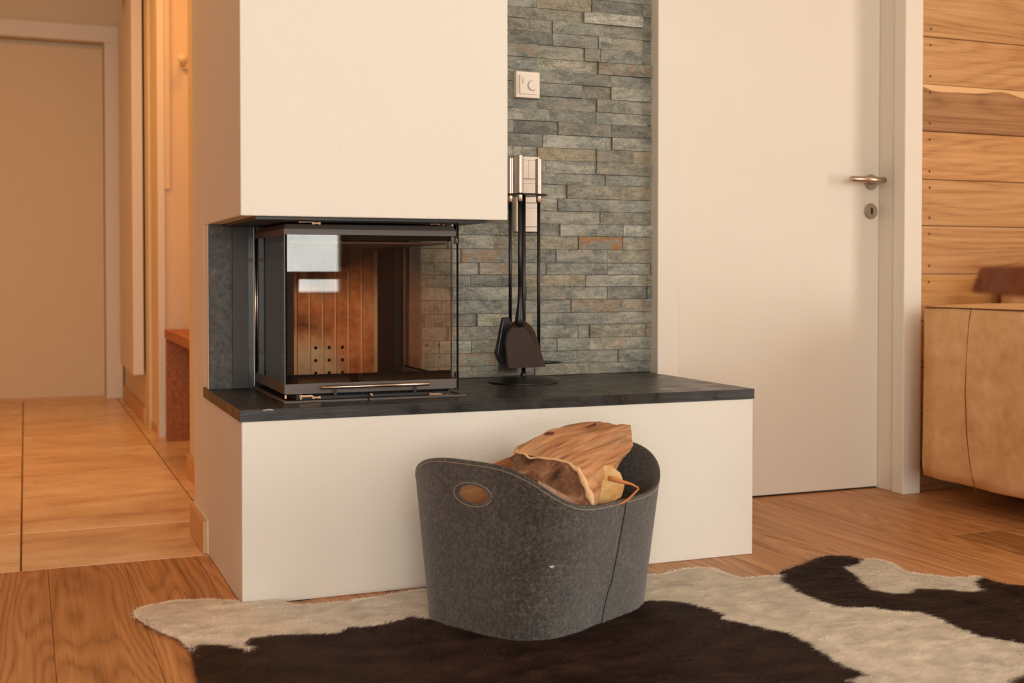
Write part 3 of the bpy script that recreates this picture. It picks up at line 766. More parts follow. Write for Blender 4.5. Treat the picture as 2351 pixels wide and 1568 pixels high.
# fire chamber
YC = 3.42
cx0, cx1 = .661, .961
box('chamber_floor', .664, .962, 3.186, 3.43, .4352, .4372, SOOT, st)
box('chamber_sill', SX0+.016, SX1-.018, SY0+.012, 3.185, .4518, .4545, SOOT, st)
box('chamber_wall', .562, .664, 3.19, 3.464, .436, .862, SOOT, st)
box('chamber_wall', .962, .990, 3.26, 3.464, .436, .862, SOOT, st)
bm = bmesh.new()
addbox(bm, .984, .992, 3.185, 3.262, .455, .862); fin(bm, 'chamber_cheek', DARKMETAL, st)
box('chamber_top', .562, .99, 3.17, 3.464, .835, .862, BLACKMAT, st)
box('baffle_ring', SX0+.02, SX1-.02, SY0+.03, 3.40, .808, .8125, plain('sooty_baffle', (70, 46, 32), .7), st)
box('brick_backing', cx0, cx1, 3.4275, 3.464, .436, .862, JOINT, st)
jx = [cx0]+[ony(p, 850, YC).x for p in (680.7, 711.5, 741.8, 771, 801, 831, 861)]+[cx1]
HOLES = [(725, ), (756, ), (786.5, )]
for i in range(len(jx)-1):
    x0, x1 = jx[i]+.0036, jx[i+1]-.0036
    if x1-x0 < .004: continue
    bm = bmesh.new(); hx = [ony(p[0], 828, YC).x for p in HOLES if x0 < ony(p[0], 828, YC).x < x1]
    z0, z1 = .4375, .835
    if not hx:
        addbox(bm, x0, x1, YC, 3.4305, z0, z1)
    else:
        c = hx[0]; zc = [ony(757, y, YC).z for y in (856, 827, 798)]; r = .0050
        bounds = [z0]+[(zc[0]+zc[1])/2, (zc[1]+zc[2])/2, zc[2]+.018]
        for a in range(3):
            b0, b1 = bounds[a], bounds[a+1]; n = 16
            sq = [];  ci = []
            for k in range(n):
                an = 2*PI*k/n+PI/4; ux, uz = math.cos(an), math.sin(an); s = 1/max(abs(ux), abs(uz))
                sxp, szp = ux*s, uz*s
                sq.append(bm.verts.new((c+(sxp*(x1-c) if sxp > 0 else sxp*(c-x0)), YC, zc[a]+(szp*(b1-zc[a]) if szp > 0 else szp*(zc[a]-b0)))))
                ci.append(bm.verts.new((c+r*ux, YC, zc[a]+r*uz)))
            bk = [bm.verts.new((v.co.x, YC+.0062, v.co.z)) for v in ci]
            for k in range(n):
                k2 = (k+1) % n; bm.faces.new((sq[k], sq[k2], ci[k2], ci[k])); bm.faces.new((ci[k], ci[k2], bk[k2], bk[k]))
            bm.faces.new(bk)
        f0 = bounds[3]
        addbox(bm, x0, x1, YC, 3.4305, f0, z1)
        for xx in (x0, x1):
            v = [bm.verts.new(p) for p in ((xx, YC, z0), (xx, 3.4305, z0), (xx, 3.4305, f0), (xx, YC, f0))]; bm.faces.new(v)
    o = fin(bm, 'fire_brick', [BRICK, BLACK], st)
    if hx:
        for p in o.data.polygons:
            if len(p.vertices) == 16: p.material_index = 1

# ------------------------------------------------------------ thermostat and switches
th = empty('thermostat', (1.359, 3.245, 1.2845)); tag(th, 'square white room thermostat with round dial on the stone wall', 'thermostat')
def ring_frame(name, x0, x1, z0, z1, holes, yb, yf, parent):
    bm = bmesh.new(); addbox(bm, x0, x1, yf+.002, yb, z0, z1)
    o = fin(bm, name, PLASTIC, parent, bevel=.002, seg=3); return o
ring_frame('frame', 1.3215, 1.3960, 1.2470, 1.3220, None, 3.262, 3.228, th)
box('cover', 1.3310, 1.3850, 3.2235, 3.231, 1.2565, 1.3115, PLASTIC, th, bevel=.001)
lathe('dial', [(.0135, .002), (.0135, -.0035), (.0125, -.0045)], (1.3695, 3.2235, 1.281), PLASTIC, th, 'y', 40)
lathe('dial_gap', [(.0145, .0022), (.0145, -.0001)], (1.3695, 3.2236, 1.281), plain('dial_shadow', (120, 96, 76), .7), th, 'y', 40)
lathe('red_light', [(.0011, 0), (.0011, -.0004)], (1.3400, 3.2234, 1.3035), plain('red_led', (150, 24, 16), .4), th, 'y', 12)
MARK = plain('print_grey', (120, 100, 86), .7)
bm = bmesh.new()
for a in (95, 125, 152, 178, 205, 232):
    x = 1.3695+.0172*math.cos(R(a)); z = 1.281+.0172*math.sin(R(a)); addbox(bm, x-.0004, x+.0004, 3.2231, 3.2236, z-.0011, z+.0011)
fin(bm, 'dial_marks', MARK, th)
boxes('slide_switch', [(1.3383, 1.3388, 3.2231, 3.2236, 1.288, 1.2995), (1.3414, 1.3418, 3.2231, 3.2236, 1.288, 1.2995), (1.3383, 1.3418, 3.2231, 3.2236, 1.2993, 1.2997), (1.3388, 1.3400, 3.2229, 3.2236, 1.288, 1.2955)], MARK, th)
boxes('slide_marks', [(1.3362, 1.3366, 3.2231, 3.2236, 1.285, 1.2875), (1.3362, 1.3366, 3.2231, 3.2236, 1.2965, 1.299), (1.3410, 1.3424, 3.2231, 3.2236, 1.284, 1.287)], MARK, th)
sw = empty('light_switch_panel', (1.358, 3.245, .967)); tag(sw, 'upright white three-gang light switch panel behind the fire irons', 'light switch')
ring_frame('frame', 1.3215, 1.3945, .8580, 1.0760, None, 3.262, 3.228, sw)
GAP = plain('switch_gap', (150, 122, 98), .7)
for y0, y1, two in ((368, 410, True), (422, 465, False), (478, 520, False)):
    za = ony(1210, y1, 3.228).z; zb = ony(1210, y0, 3.228).z
    box('gap', 1.3300, 1.3860, 3.2272, 3.2302, za-.0012, zb+.0012, GAP, sw)
    if two:
        box('rocker', 1.3310, 1.3574, 3.2240, 3.231, za, zb, PLASTIC, sw, bevel=.0008); box('rocker', 1.3582, 1.3850, 3.2240, 3.231, za, zb, PLASTIC, sw, bevel=.0008)
    else: box('rocker', 1.3310, 1.3850, 3.2240, 3.231, za, zb, PLASTIC, sw, bevel=.0008)

# ------------------------------------------------------------ fire irons
SXc, SYc = 1.280, 3.075
fs = empty('fire_iron_stand', (SXc, SYc, .4355)); tag(fs, 'black iron stand with round foot holding the fireplace tools', 'tool stand')
lathe('foot', [(.098, .0), (.098, .0025), (.060, .0145), (.012, .0165), (.011, .0165)], (SXc, SYc, .4355), BLACKMAT, fs, n=64)
tube('pole', [(SXc, SYc, .450), (SXc, SYc, .951)], .0058, BLACKMAT, fs, 16)
lathe('collar', [(.0085, 0), (.0085, .008), (.006, .010)], (SXc, SYc, .4515), BLACKMAT, fs)
lathe('top_plate', [(.065, -.0015), (.066, 0), (.065, .0015)], (SXc, SYc, .9525), BLACKMAT, fs, n=48)
def iron(name, label, x, y, ztop, rr, zend, cat):
    t = empty(name, (x, y, .4355)); tag(t, label, cat, 'fire irons on the stand')
    zt = ztop
    h = lathe('handle', [(.0075, -.0), (.0095, .001), (.0095, .0205), (.0090, .0208), (.0090, .0215), (.0095, .0218), (.0095, zt-.955-.001), (.0085, zt-.955)], (x, y, .955), BRUSHED, t, n=28)
    lathe('ferrule', [(.0068, -.018), (.0075, -.017), (.0075, 0)], (x, y, .9505), BRUSHED, t, n=24)
    tube('rod', [(x, y, .934), (x, y, zend)], rr, BLACKMAT, t, 14)
    return t
sh = iron('fire_shovel', 'black fireplace shovel hanging at the front of the tool stand', 1.2505, 3.030, 1.058, .0055, .66, 'shovel')
br = iron('fire_brush', 'black hearth brush hanging behind the shovel, its bristles by the foot', 1.2415, 3.078, 1.054, .0048, .60, 'brush')
pk = iron('fire_poker', 'black fire poker with sideways spike, rightmost on the tool stand', 1.3235, 3.070, 1.054, .0048, .500, 'poker')
bm = bmesh.new(); addtube(bm, [(1.3235, 3.070, .53), (1.3235, 3.070, .50), (1.327, 3.071, .491), (1.337, 3.072, .4885), (1.36, 3.074, .488), (1.405, 3.078, .4865)], [.0048, .0050, .0055, .0055, .0045, .0008], 10)
fin(bm, 'spike', BLACKMAT, pk, smooth=True)
# shovel pan: underside towards the room, walls flaring back
def pl(px, py, Y): return ony(px, py, Y)
front = [(1169, 846), (1246, 842), (1232, 805), (1219, 775), (1209, 760), (1201, 753), (1196, 751), (1194, 753), (1181, 753), (1178, 750), (1172, 756), (1166, 767), (1163, 785), (1165, 815)]
back = [(1164, 848), (1252, 843), (1240, 800), (1228, 762), (1218, 747), (1207, 739), (1199, 736), (1196, 736), (1183, 737), (1180, 738), (1170, 747), (1162, 765), (1159, 785), (1161, 815)]
bm = bmesh.new()
fa = [bm.verts.new(pl(x, y, 3.008+.010*(846-y)/100)) for x, y in front]; fb = [bm.verts.new(pl(x, y, 3.034)) for x, y in back]
bm.faces.new(fa); n = len(front)
for k in range(1, n): bm.faces.new((fa[k], fa[(k+1) % n], fb[(k+1) % n], fb[k]))
pan = fin(bm, 'pan', plain('pan_steel', (50, 34, 26), .4, .5), sh)
m = pan.modifiers.new('t', 'SOLIDIFY'); m.thickness = .0014; m.offset = 0
m = pan.modifiers.new('b', 'BEVEL'); m.width = .002; m.segments = 2; m.limit_method = 'ANGLE'; m.angle_limit = R(30)
bm = bmesh.new(); c = ony(1192, 740, 3.03)
addtube(bm, [(1.2505, 3.030, .70), (1.2505, 3.030, .655), (c.x+.0, 3.030, c.z+.012), (c.x, 3.028, c.z-.012)], [.0056, .0068, .011, .0125], 12); fin(bm, 'socket', BLACKMAT, sh, smooth=True)
# brush head and bristles
bm = bmesh.new(); bx, by = 1.229, 3.082
r0 = [bm.verts.new((bx+a*.010, by+b*.008, .615)) for a, b in ((-1, -1), (1, -1), (1, 1), (-1, 1))]
r1 = [bm.verts.new((bx+a*.030, by+b*.013, .515)) for a, b in ((-1, -1), (1, -1), (1, 1), (-1, 1))]
r2 = [bm.verts.new((bx+.006+a*.024, by+b*.013, .490)) for a, b in ((-1, -1), (1, -1), (1, 1), (-1, 1))]
for a, b in ((r0, r1), (r1, r2)):
    for k in range(4): bm.faces.new((a[k], a[(k+1) % 4], b[(k+1) % 4], b[k]))
bm.faces.new(r0); bm.faces.new(r2); fin(bm, 'head', BLACKMAT, br, bevel=.003)
bm = bmesh.new()
for k in range(420):
    x = bx+.006+random.uniform(-.022, .022); y = by+random.uniform(-.012, .012)
    dx = (x-bx-.006)*.35+random.uniform(-.003, .003); w = .0005
    a = bm.verts.new((x-w, y, .495)); b = bm.verts.new((x+w, y, .495)); c = bm.verts.new((x+dx, y+random.uniform(-.004, .002), random.uniform(.4545, .462)))
    bm.faces.new((a, b, c))
bs = fin(bm, 'bristles', plain('bristle', (54, 42, 34), .8), br); bs['kind'] = 'stuff'

# ------------------------------------------------------------ felt basket
B = dict(cx=1.032, cy=2.393, ph=.486, ab=.228, bb=.174, at=.231, bt=.237, n=3.9, nt=3.55, zh=.351, zl=.265, pw=1.27)
bk = empty('felt_basket', (B['cx'], B['cy'], .006)); tag(bk, 'dark grey felt firewood basket with oval hand hole on the cowhide', 'basket')
def rimz(t): return B['zl']+(B['zh']-B['zl'])*(.5+.5*math.cos(2*t))**B['pw']
def bpt(t, z, inset=0.0):
    f = z/B['zh']; n = B['n']+(B['nt']-B['n'])*f
    c, s = math.cos(t), math.sin(t)
    a = B['ab']+(B['at']-B['ab'])*f-inset; b = B['bb']+(B['bt']-B['bb'])*f-inset
    x = a*math.copysign(abs(c)**(2/n), c); y = b*math.copysign(abs(s)**(2/n), s)
    X = B['cx']+x*math.cos(B['ph'])-y*math.sin(B['ph']); Y = B['cy']+x*math.sin(B['ph'])+y*math.cos(B['ph'])
    return Vector((X, min(Y, 2.668-inset*.8), z+.006))
# equal arc-length parameters so the wall mesh is even
tt = np.linspace(0, 2*PI, 4001); P = np.array([bpt(t, .2)[:2] for t in tt]); sl_ = np.r_[0, np.cumsum(np.linalg.norm(np.diff(P, axis=0), axis=1))]
NT_ = 200; tq = np.interp(np.linspace(0, sl_[-1], NT_, endpoint=False), sl_, tt)
arc = np.interp(tq, tt, sl_)
def arc_of(t): return float(np.interp(t % (2*PI), tt, sl_))
def t_of(s): return float(np.interp(s % sl_[-1], sl_, tt))
TH = .0065; NZ = 30
# hand holes at t=pi (towards the corridor) and t=0
def hole_frame(tc): return arc_of(tc)
HC2 = {}
q = ond(1083, 1134, 2.44)
def find_hole():
    best = None
    for t in np.linspace(2.2, 4.2, 400):
        for z in np.linspace(.2, .33, 60):
            p = bpt(t, z); v = p-C0
            fw = ray(PX, PY); D = v.dot(fw)/fw.dot(fw)
            rt = Vector((math.cos(YAW), -math.sin(YAW), 0)); up = rt.cross(fw)
            x = PX+F*v.dot(rt)/D; y = PY-F*v.dot(up)/D
            e = (x-1084)**2+(y-1135)**2
            if best is None or e < best[0]: best = (e, t, z)
    return best
_, th_, zh_ = find_hole()
HW, HH = .042, .0185
def in_hole(s, z, k=1.0):
    for tc in (th_, th_-PI):
        s0 = arc_of(tc % (2*PI)); L = sl_[-1]; ds = (s-s0+L/2) % L-L/2
        if (ds/(HW*k))**2+((z-zh_)/(HH*k))**2 < 1: return True
    return False
bm = bmesh.new()
outer = [[None]*(NZ+1) for _ in range(NT_)]; inner = [[None]*(NZ+1) for _ in range(NT_)]
for i, t in enumerate(tq):
    for j in range(NZ+1):
        z = rimz(t)*j/NZ
        outer[i][j] = bm.verts.new(bpt(t, z)); inner[i][j] = bm.verts.new(bpt(t, max(z, .004), TH))
holes_edges = []
def cell_in(i, j):
    i2 = (i+1) % NT_; s = (arc[i]+(arc[i2] if i2 else sl_[-1]))/2; t = (tq[i]+(tq[i2] if i2 else 2*PI))/2
    z = rimz(t)*(j+.5)/NZ; return in_hole(s, z)
# snap the hole outline onto the ellipse by moving nearby vertices
for i in range(NT_):
    for j in range(NZ+1):
        z = rimz(tq[i])*j/NZ
        for tc in (th_, th_-PI):
            s0 = arc_of(tc % (2*PI)); L = sl_[-1]; ds = (arc[i]-s0+L/2) % L-L/2; dz = z-zh_
            r = math.hypot(ds/HW, dz/HH)
            if .70 < r < 1.30 and r > 0:
                touch = [cell_in(a % NT_, b) for a in (i-1, i) for b in (j-1, j) if 0 <= b < NZ]
                if any(touch) and not all(touch):
                    s2, z2 = s0+ds/r, zh_+dz/r; t2 = t_of(s2)
                    outer[i][j].co = bpt(t2, z2); inner[i][j].co = bpt(t2, z2, TH)
mask = [[cell_in(i, j) for j in range(NZ)] for i in range(NT_)]
for i in range(NT_):
    i2 = (i+1) % NT_
    for j in range(NZ):
        if mask[i][j]:
            continue
        bm.faces.new((outer[i][j], outer[i2][j], outer[i2][j+1], outer[i][j+1])).smooth = True
        bm.faces.new((inner[i][j], inner[i][j+1], inner[i2][j+1], inner[i2][j])).smooth = True
        for (a, b, c, d) in ((i-1, j, 0, 1), (i+1, j, 0, 0)):
            if mask[a % NT_][j]:
                k = i if c == 0 and d == 1 else i2
                bm.faces.new((outer[k][j], outer[k][j+1], inner[k][j+1], inner[k][j])).material_index = 1
        if j+1 < NZ and mask[i][j+1]: bm.faces.new((outer[i][j+1], outer[i2][j+1], inner[i2][j+1], inner[i][j+1])).material_index = 1
        if j > 0 and mask[i][j-1]: bm.faces.new((outer[i][j], outer[i2][j], inner[i2][j], inner[i][j])).material_index = 1
    bm.faces.new((outer[i][NZ], outer[i2][NZ], inner[i2][NZ], inner[i][NZ])).material_index = 1
body = fin(bm, 'body', [FELT, FELTEDGE], bk)
bm = bmesh.new(); ring = [bm.verts.new(bpt(t, .004, TH*.5)) for t in tq]; bm.faces.new(ring)
r2 = bmesh.ops.extrude_face_region(bm, geom=bm.faces[:]); bmesh.ops.translate(bm, vec=(0, 0, -.003), verts=[v for v in r2['geom'] if isinstance(v, bmesh.types.BMVert)])
fin(bm, 'bottom', FELT, bk)
# stitches: short thread segments following rim and hole
def stitches(name, path, parent, seg=.0042, rad=.00055, mat=THREAD):
    bm = bmesh.new(); L = [0]
    for a, b in zip(path, path[1:]): L.append(L[-1]+(b-a).length)
    n = int(L[-1]/seg); Ls = np.array(L); Pn = np.array([list(p) for p in path])
    for k in range(n):
        s0, s1 = k*seg, k*seg+seg*.78
        a = Vector([float(np.interp(s0, Ls, Pn[:, c])) for c in range(3)]); b = Vector([float(np.interp(s1, Ls, Pn[:, c])) for c in range(3)])
        addtube(bm, [a, b], rad, 4, False)
    o = fin(bm, name, mat, parent); o['kind'] = 'stuff'; return o
stitches('rim_stitching', [bpt(t, rimz(t)-.0075, -.0005) for t in list(tq)+[tq[0]]], bk)
for tc in (th_, th_-PI):
    s0 = arc_of(tc % (2*PI))
    stitches('hole_stitching', [bpt(t_of(s0+HW*1.17*math.cos(a)), zh_+HH*1.30*math.sin(a), -.0005) for a in np.linspace(0, 2*PI, 60)], bk)
# side seam
def seam_t(px, py):
    best = None
    for t in np.linspace(4.0, 6.2, 500):
        for z in (rimz(t)*.98,) if py < 1200 else (.002,):
            p = bpt(t, z); v = p-C0; fw = ray(PX, PY); D = v.dot(fw)/fw.dot(fw); rt = Vector((math.cos(YAW), -math.sin(YAW), 0))
            e = abs(PX+F*v.dot(rt)/D-px)+400*max(0, D-2.60)
            if best is None or e < best[0]: best = (e, t)
    return best[1]
ta, tb = seam_t(1437, 1160), seam_t(1380, 1435)
sp = [bpt(tb+(ta-tb)*k/30, rimz(ta)*.995*k/30+.001, -.0006) for k in range(31)]
bm = bmesh.new(); addtube(bm, sp, .0011, 6); fin(bm, 'side_seam', plain('seam_dark', (26, 24, 22), .9), bk)
stitches('seam_stitching', [p+Vector((.0022, -.0008, 0)) for p in sp], bk, .0045, .0004, plain('dark_thread', (104, 96, 84), .9))
# little torn thread spot on the front
q = None
best = None
for t in np.linspace(3.6, 5.6, 500):
    for z in np.linspace(.1, .22, 60):
        p = bpt(t, z, -.0008); v = p-C0; fw = ray(PX, PY); D = v.dot(fw)/fw.dot(fw); rt = Vector((math.cos(YAW), -math.sin(YAW), 0)); up = rt.cross(fw)
        e = (PX+F*v.dot(rt)/D-1266)**2+(PY-F*v.dot(up)/D-1302)**2
        if best is None or e < best[0]: best = (e, p)
bm = bmesh.new()
for dx, dz, s in ((-.003, .001, .0022), (0, 0, .003), (.004, .0008, .0026), (.001, -.002, .0018)):
    bmesh.ops.create_icosphere(bm, subdivisions=1, radius=1, matrix=Matrix.Translation(best[1]+Vector((dx, -.0002, dz))) @ Matrix.Diagonal((s, .0006, s*.6, 1)))
fin(bm, 'pale_snag', LABELTHREAD, bk)

# ------------------------------------------------------------ firewood
def loft_log(name, label, A, Bp, mats, seg=14, sub=3, amp=.004, seed=0, bulge=0.0, lift=None, parent=None, cat='firewood log', group='firewood in the felt basket'):
    """A and Bp: matching end polygons (world points)."""
    rr = random.Random(seed)
    def dens(P):
        out = []
        for k in range(len(P)):
            a, b = P[k], P[(k+1) % len(P)]
            for s in range(sub): out.append(a.lerp(b, s/sub))
        return out
    A, Bp = dens(A), dens(Bp); n = len(A); ca = sum(A, Vector())/n; cb = sum(Bp, Vector())/n; L = (cb-ca).length
    V = []; G = []; per = 0; pers = []
    for k in range(n): pers.append(per); per += (A[(k+1) % n]-A[k]).length
    for i in range(seg+1):
        u = i/seg; c = ca.lerp(cb, u)
        for k in range(n):
            p = A[k].lerp(Bp[k], u); r = (p-c); d = r.normalized() if r.length > 0 else Vector((0, 0, 1))
            nz = mnoise.noise(Vector((u*L*6+seed*7, pers[k]*40, seed))) + .6*mnoise.noise(Vector((u*L*18, pers[k]*130, seed+5)))
            ripple = mnoise.noise(Vector((u*L*14+seed, pers[k]*9, seed+3)))
            am = amp*(1 if 0 < i < seg else .45)
            p = p + d*(am*nz+amp*.9*ripple*math.sin(u*PI)+bulge*math.sin(u*PI))
            if lift:
                kk = k/sub; w_ = max(0, 1-abs((kk-lift[0]+len(A)/sub/2) % (len(A)/sub)-len(A)/sub/2)/lift[1])
                p = p+Vector(lift[2])*w_*math.sin(u*PI)**.35
            V.append(p); G.append((u*L, pers[k]*1.0, seed*1.3))
    Fc = []; MI = []
    for i in range(seg):
        for k in range(n):
            Fc.append((i*n+k, i*n+(k+1) % n, (i+1)*n+(k+1) % n, (i+1)*n+k)); MI.append(0)
    for base, cc, rev in ((0, ca, True), (seg*n, cb, False)):
        # cap with own vertices, inner ring then centre
        e1 = (V[base]-cc).normalized(); nrm = (cb-ca).normalized(); e2 = nrm.cross(e1)
        b0 = len(V)
        for sc in (1.0, .66, .33):
            for k in range(n):
                p = V[base+k]; q = cc+(p-cc)*sc; w = mnoise.noise(q*30)*.0012*(sc < 1)
                V.append(q+nrm*w); G.append(((q-cc).dot(e1), (q-cc).dot(e2), seed*.3))
        V.append(cc.copy()); G.append((0, 0, seed*.3)); ci = len(V)-1
        for s in range(2):
            for k in range(n):
                f = (b0+s*n+k, b0+s*n+(k+1) % n, b0+(s+1)*n+(k+1) % n, b0+(s+1)*n+k); Fc.append(f[::-1] if not rev else f); MI.append(1)
        for k in range(n): Fc.append((b0+2*n+k, b0+2*n+(k+1) % n, ci)); MI.append(1)
    me = bpy.data.meshes.new(name); base_ = (ca+cb)/2; me.from_pydata([tuple(v-base_) for v in V], [], Fc)
    at = me.attributes.new('grain', 'FLOAT_VECTOR', 'POINT'); at.data.foreach_set('vector', np.array(G, dtype=np.float32).ravel())
    for m_ in mats: me.materials.append(m_)
    me.polygons.foreach_set('material_index', MI)
    bmx = bmesh.new(); bmx.from_mesh(me); bmesh.ops.recalc_face_normals(bmx, faces=bmx.faces); bmx.to_mesh(me); bmx.free()
    o = bpy.data.objects.new(name, me); COL.objects.link(o); o.location = base_
    if label: tag(o, label, cat, group)
    return o
def PP(l): return [ond(*q) for q in l]
A1 = PP([(1180,1033,2.50),(1172,1052,2.48),(1172,1080,2.47),(1215,1100,2.455),(1245,1104,2.445),(1290,1140,2.43),(1325,1158,2.42),(1362,1162,2.42),(1349,1120,2.43),(1332,1082,2.44),(1298,1056,2.46),(1255,1050,2.475),(1212,1046,2.49)])
B1 = PP([(1385,972,2.70),(1375,992,2.72),(1372,1012,2.72),(1380,1032,2.71),(1390,1042,2.69),(1400,1057,2.67),(1408,1068,2.65),(1418,1070,2.64),(1436,1046,2.62),(1453,1024,2.61),(1451,1000,2.62),(1448,976,2.64),(1412,973,2.68)])
log1 = loft_log('firewood_log', 'large split log with dark sawn end lying on top of the basket', A1, B1, [LOGSIDE, LOGEND], 30, 5, .0078, 2, .004, (0, 2.5, (-.002, 0, .014)))
for pts in ([(1246, 1001, 2.56), (1258, 995, 2.565), (1270, 994, 2.57)], [(1346, 982, 2.62), (1368, 974, 2.63)]):
    bm = bmesh.new(); addtube(bm, [ond(*q) for q in pts], [.001]+[.0035]*(len(pts)-1), 6); 
    me = bpy.data.meshes.new('bark'); bm.to_mesh(me); bm.free(); me.transform(Matrix.Translation(-log1.location)); me.materials.append(BARK)
    b_ = bpy.data.objects.new('bark_shred', me); COL.objects.link(b_); b_.parent = log1
# pale torn edge strip of the split face
bm = bmesh.new(); E = PP([(1181,1034,2.495),(1215,1050,2.482),(1258,1052,2.468),(1300,1060,2.452),(1328,1080,2.435),(1340,1105,2.428),(1352,1135,2.422),(1362,1160,2.415)])
Er = [.0015, .002, .0025, .0035, .005, .007, .0075, .003]; E2, R2 = [], []
for a_ in range(len(E)-1):
    for b_ in range(6):
        u_ = b_/6; nz_ = mnoise.noise(Vector((a_*1.7+u_*1.7, 4.2, 1)))
        E2.append(E[a_].lerp(E[a_+1], u_)+Vector((0, 0, 1))*.004*mnoise.noise(Vector((a_*2.3+u_*2.3, 0, 9)))); R2.append((Er[a_]*(1-u_)+Er[a_+1]*u_)*(1+.55*nz_))
E2.append(E[-1]); R2.append(.002)
addtube(bm, E2, R2, 7)
me = bpy.data.meshes.new('split_edge'); bm.to_mesh(me); bm.free(); me.transform(Matrix.Translation(-log1.location)); me.materials.append(plain('split_pale', (226, 186, 138), .75, 0, (90, .6, .002)))
me.polygons.foreach_set('use_smooth', [True]*len(me.polygons))
b_ = bpy.data.objects.new('split_edge', me); COL.objects.link(b_); b_.parent = log1
def round_poly(c, ax, r, n=10, sq=1.0, seed=0):
    u, v = basis(ax); rr = random.Random(seed)
    return [c+(u*math.cos(2*PI*k/n)+v*sq*math.sin(2*PI*k/n))*r*(1+rr.uniform(-.06, .06)) for k in range(n)]
def rlog(label, c0, c1, r, mats, seed, sq=1.0, n=10, amp=.002):
    c0, c1 = Vector(c0), Vector(c1); ax = c1-c0
    return loft_log('firewood_log', label, round_poly(c0, ax, r, n, sq, seed), round_poly(c1, ax, r*.97, n, sq, seed), mats, 12, 3, amp, seed)
ce = ond(1388, 1112, 2.50)
rlog('small round log with pale yellow sawn end under the big split log', ce, ce+Vector((.06, .15, -.075)), .041, [LOGSIDE2, LOGEND2], 5)
# split log along the left end, seen through the hand hole and over the rim
A3 = PP([(1030, 1098, 2.535), (1028, 1190, 2.525), (1060, 1205, 2.60), (1064, 1080, 2.63)])
B3 = PP([(1226, 1030, 2.655), (1232, 1175, 2.60), (1270, 1170, 2.72), (1262, 1040, 2.74)])
loft_log('firewood_log', 'orange split log seen through the oval hand hole of the basket', A3, B3, [LOGSIDE2, LOGEND2], 14, 5, .0035, 9)
A4 = PP([(1236, 1103, 2.435), (1228, 1150, 2.43), (1320, 1172, 2.415), (1338, 1162, 2.42), (1290, 1132, 2.425)])
B4 = [p+Vector((.10, .13, -.05)) for p in A4]
loft_log('firewood_log', 'pale curved split log under the dark sawn end', A4, B4, [LOGSIDE, mk_end('sawn_end_pinkish', ((142, 100, 76), (188, 146, 118), (214, 180, 152)))], 10, 3, .002, 12)
A5 = PP([(1290, 1158, 2.47), (1300, 1190, 2.47), (1440, 1190, 2.50), (1432, 1153, 2.51), (1380, 1154, 2.49)])
B5 = [p+Vector((.05, .10, -.02)) for p in A5]
loft_log('firewood_log', 'orange split log just inside the low front rim of the basket', A5, B5, [LOGSIDE2, LOGSIDE2], 8, 4, .002, 15)
cx, cy = B['cx'], B['cy']
rlog('round log buried under the other firewood inside the basket', (cx-.13, cy-.10, .075), (cx+.05, cy+.14, .07), .05, [LOGSIDE2, LOGEND2], 21)
rlog('round log buried under the other firewood inside the basket', (cx-.0, cy-.13, .07), (cx+.15, cy+.07, .07), .05, [LOGSIDE2, LOGEND2], 22)
rlog('round log buried under the other firewood inside the basket', (cx-.09, cy-.08, .165), (cx+.10, cy+.08, .16), .045, [LOGSIDE2, LOGEND2], 23)
ks = tube('kindling_sliver', PP([(1398, 1098, 2.46), (1428, 1106, 2.47), (1448, 1111, 2.48), (1464, 1119, 2.49), (1466, 1122, 2.49), (1452, 1137, 2.48), (1442, 1147, 2.475), (1428, 1155, 2.465), (1415, 1160, 2.455)]), [.006, .0045, .003, .0022, .002, .0022, .0026, .0022, .001], mk_log('sliver_wood', (170, 100, 56), (206, 134, 80), (226, 160, 104)), None, 6)
tag(ks, 'thin bent splinter of kindling sticking out at the right of the basket', 'kindling')

# ------------------------------------------------------------ cowhide rug
OUT = [(312,1398),(340,1390),(400,1380),(480,1376),(560,1374),(620,1381),(670,1388),(730,1387),(800,1381),(860,1373),(900,1363),(960,1355),(1050,1345),(1200,1338),(1350,1330),(1487,1320),(1520,1317),(1560,1307),(1600,1303),(1625,1303),(1650,1313),(1700,1327),(1740,1323),(1780,1323),(1800,1311),(1830,1298),(1860,1291),(1870,1281),(1900,1276),(1930,1274),(1970,1281),(2010,1284),(2040,1293),(2060,1307),(2090,1313),(2130,1319),(2180,1324),(2240,1323),(2290,1338),(2351,1346),(2480,1368),(2640,1420),(2700,1520),(2600,1640),(2400,1760),(2000,1860),(1500,1960),(1000,1960),(650,1880),(500,1740),(470,1640),(462,1568),(452,1530),(446,1492),(430,1475),(415,1461),(380,1449),(340,1429),(312,1411)]
DK1 = [(445,1483),(470,1481),(520,1486),(560,1497),(573,1494),(556,1480),(575,1466),(610,1459),(700,1458),(770,1455),(780,1447),(800,1441),(860,1438),(900,1426),(930,1415),(960,1419),(985,1421),(1100,1440),(1300,1400),(1480,1378),(1530,1378),(1570,1383),(1620,1396),(1650,1408),(1655,1420),(1690,1430),(1740,1440),(1800,1454),(1850,1476),(1870,1493),(1900,1509),(1930,1531),(1960,1541),(1985,1551),(1945,1554),(1950,1580),(1900,1650),(1700,1800),(1400,1900),(900,1960),(600,1900),(450,1740),(400,1600)]
DK2 = [(1783,1326),(1795,1300),(1850,1270),(1930,1262),(1980,1282),(1962,1290),(1930,1299),(1960,1316),(1970,1336),(1990,1351),(2040,1361),(2070,1359),(2100,1349),(2150,1351),(2230,1357),(2247,1352),(2235,1341),(2245,1320),(2300,1320),(2500,1340),(2700,1420),(2640,1500),(2351,1479),(2300,1471),(2230,1456),(2180,1436),(2150,1419),(2100,1403),(2050,1401),(1990,1393),(1930,1393),(1880,1381),(1850,1369),(1820,1356),(1800,1341)]
DK3 = [(2310,1572),(2325,1556),(2360,1536),(2450,1530),(2500,1600),(2400,1700),(2300,1640)]
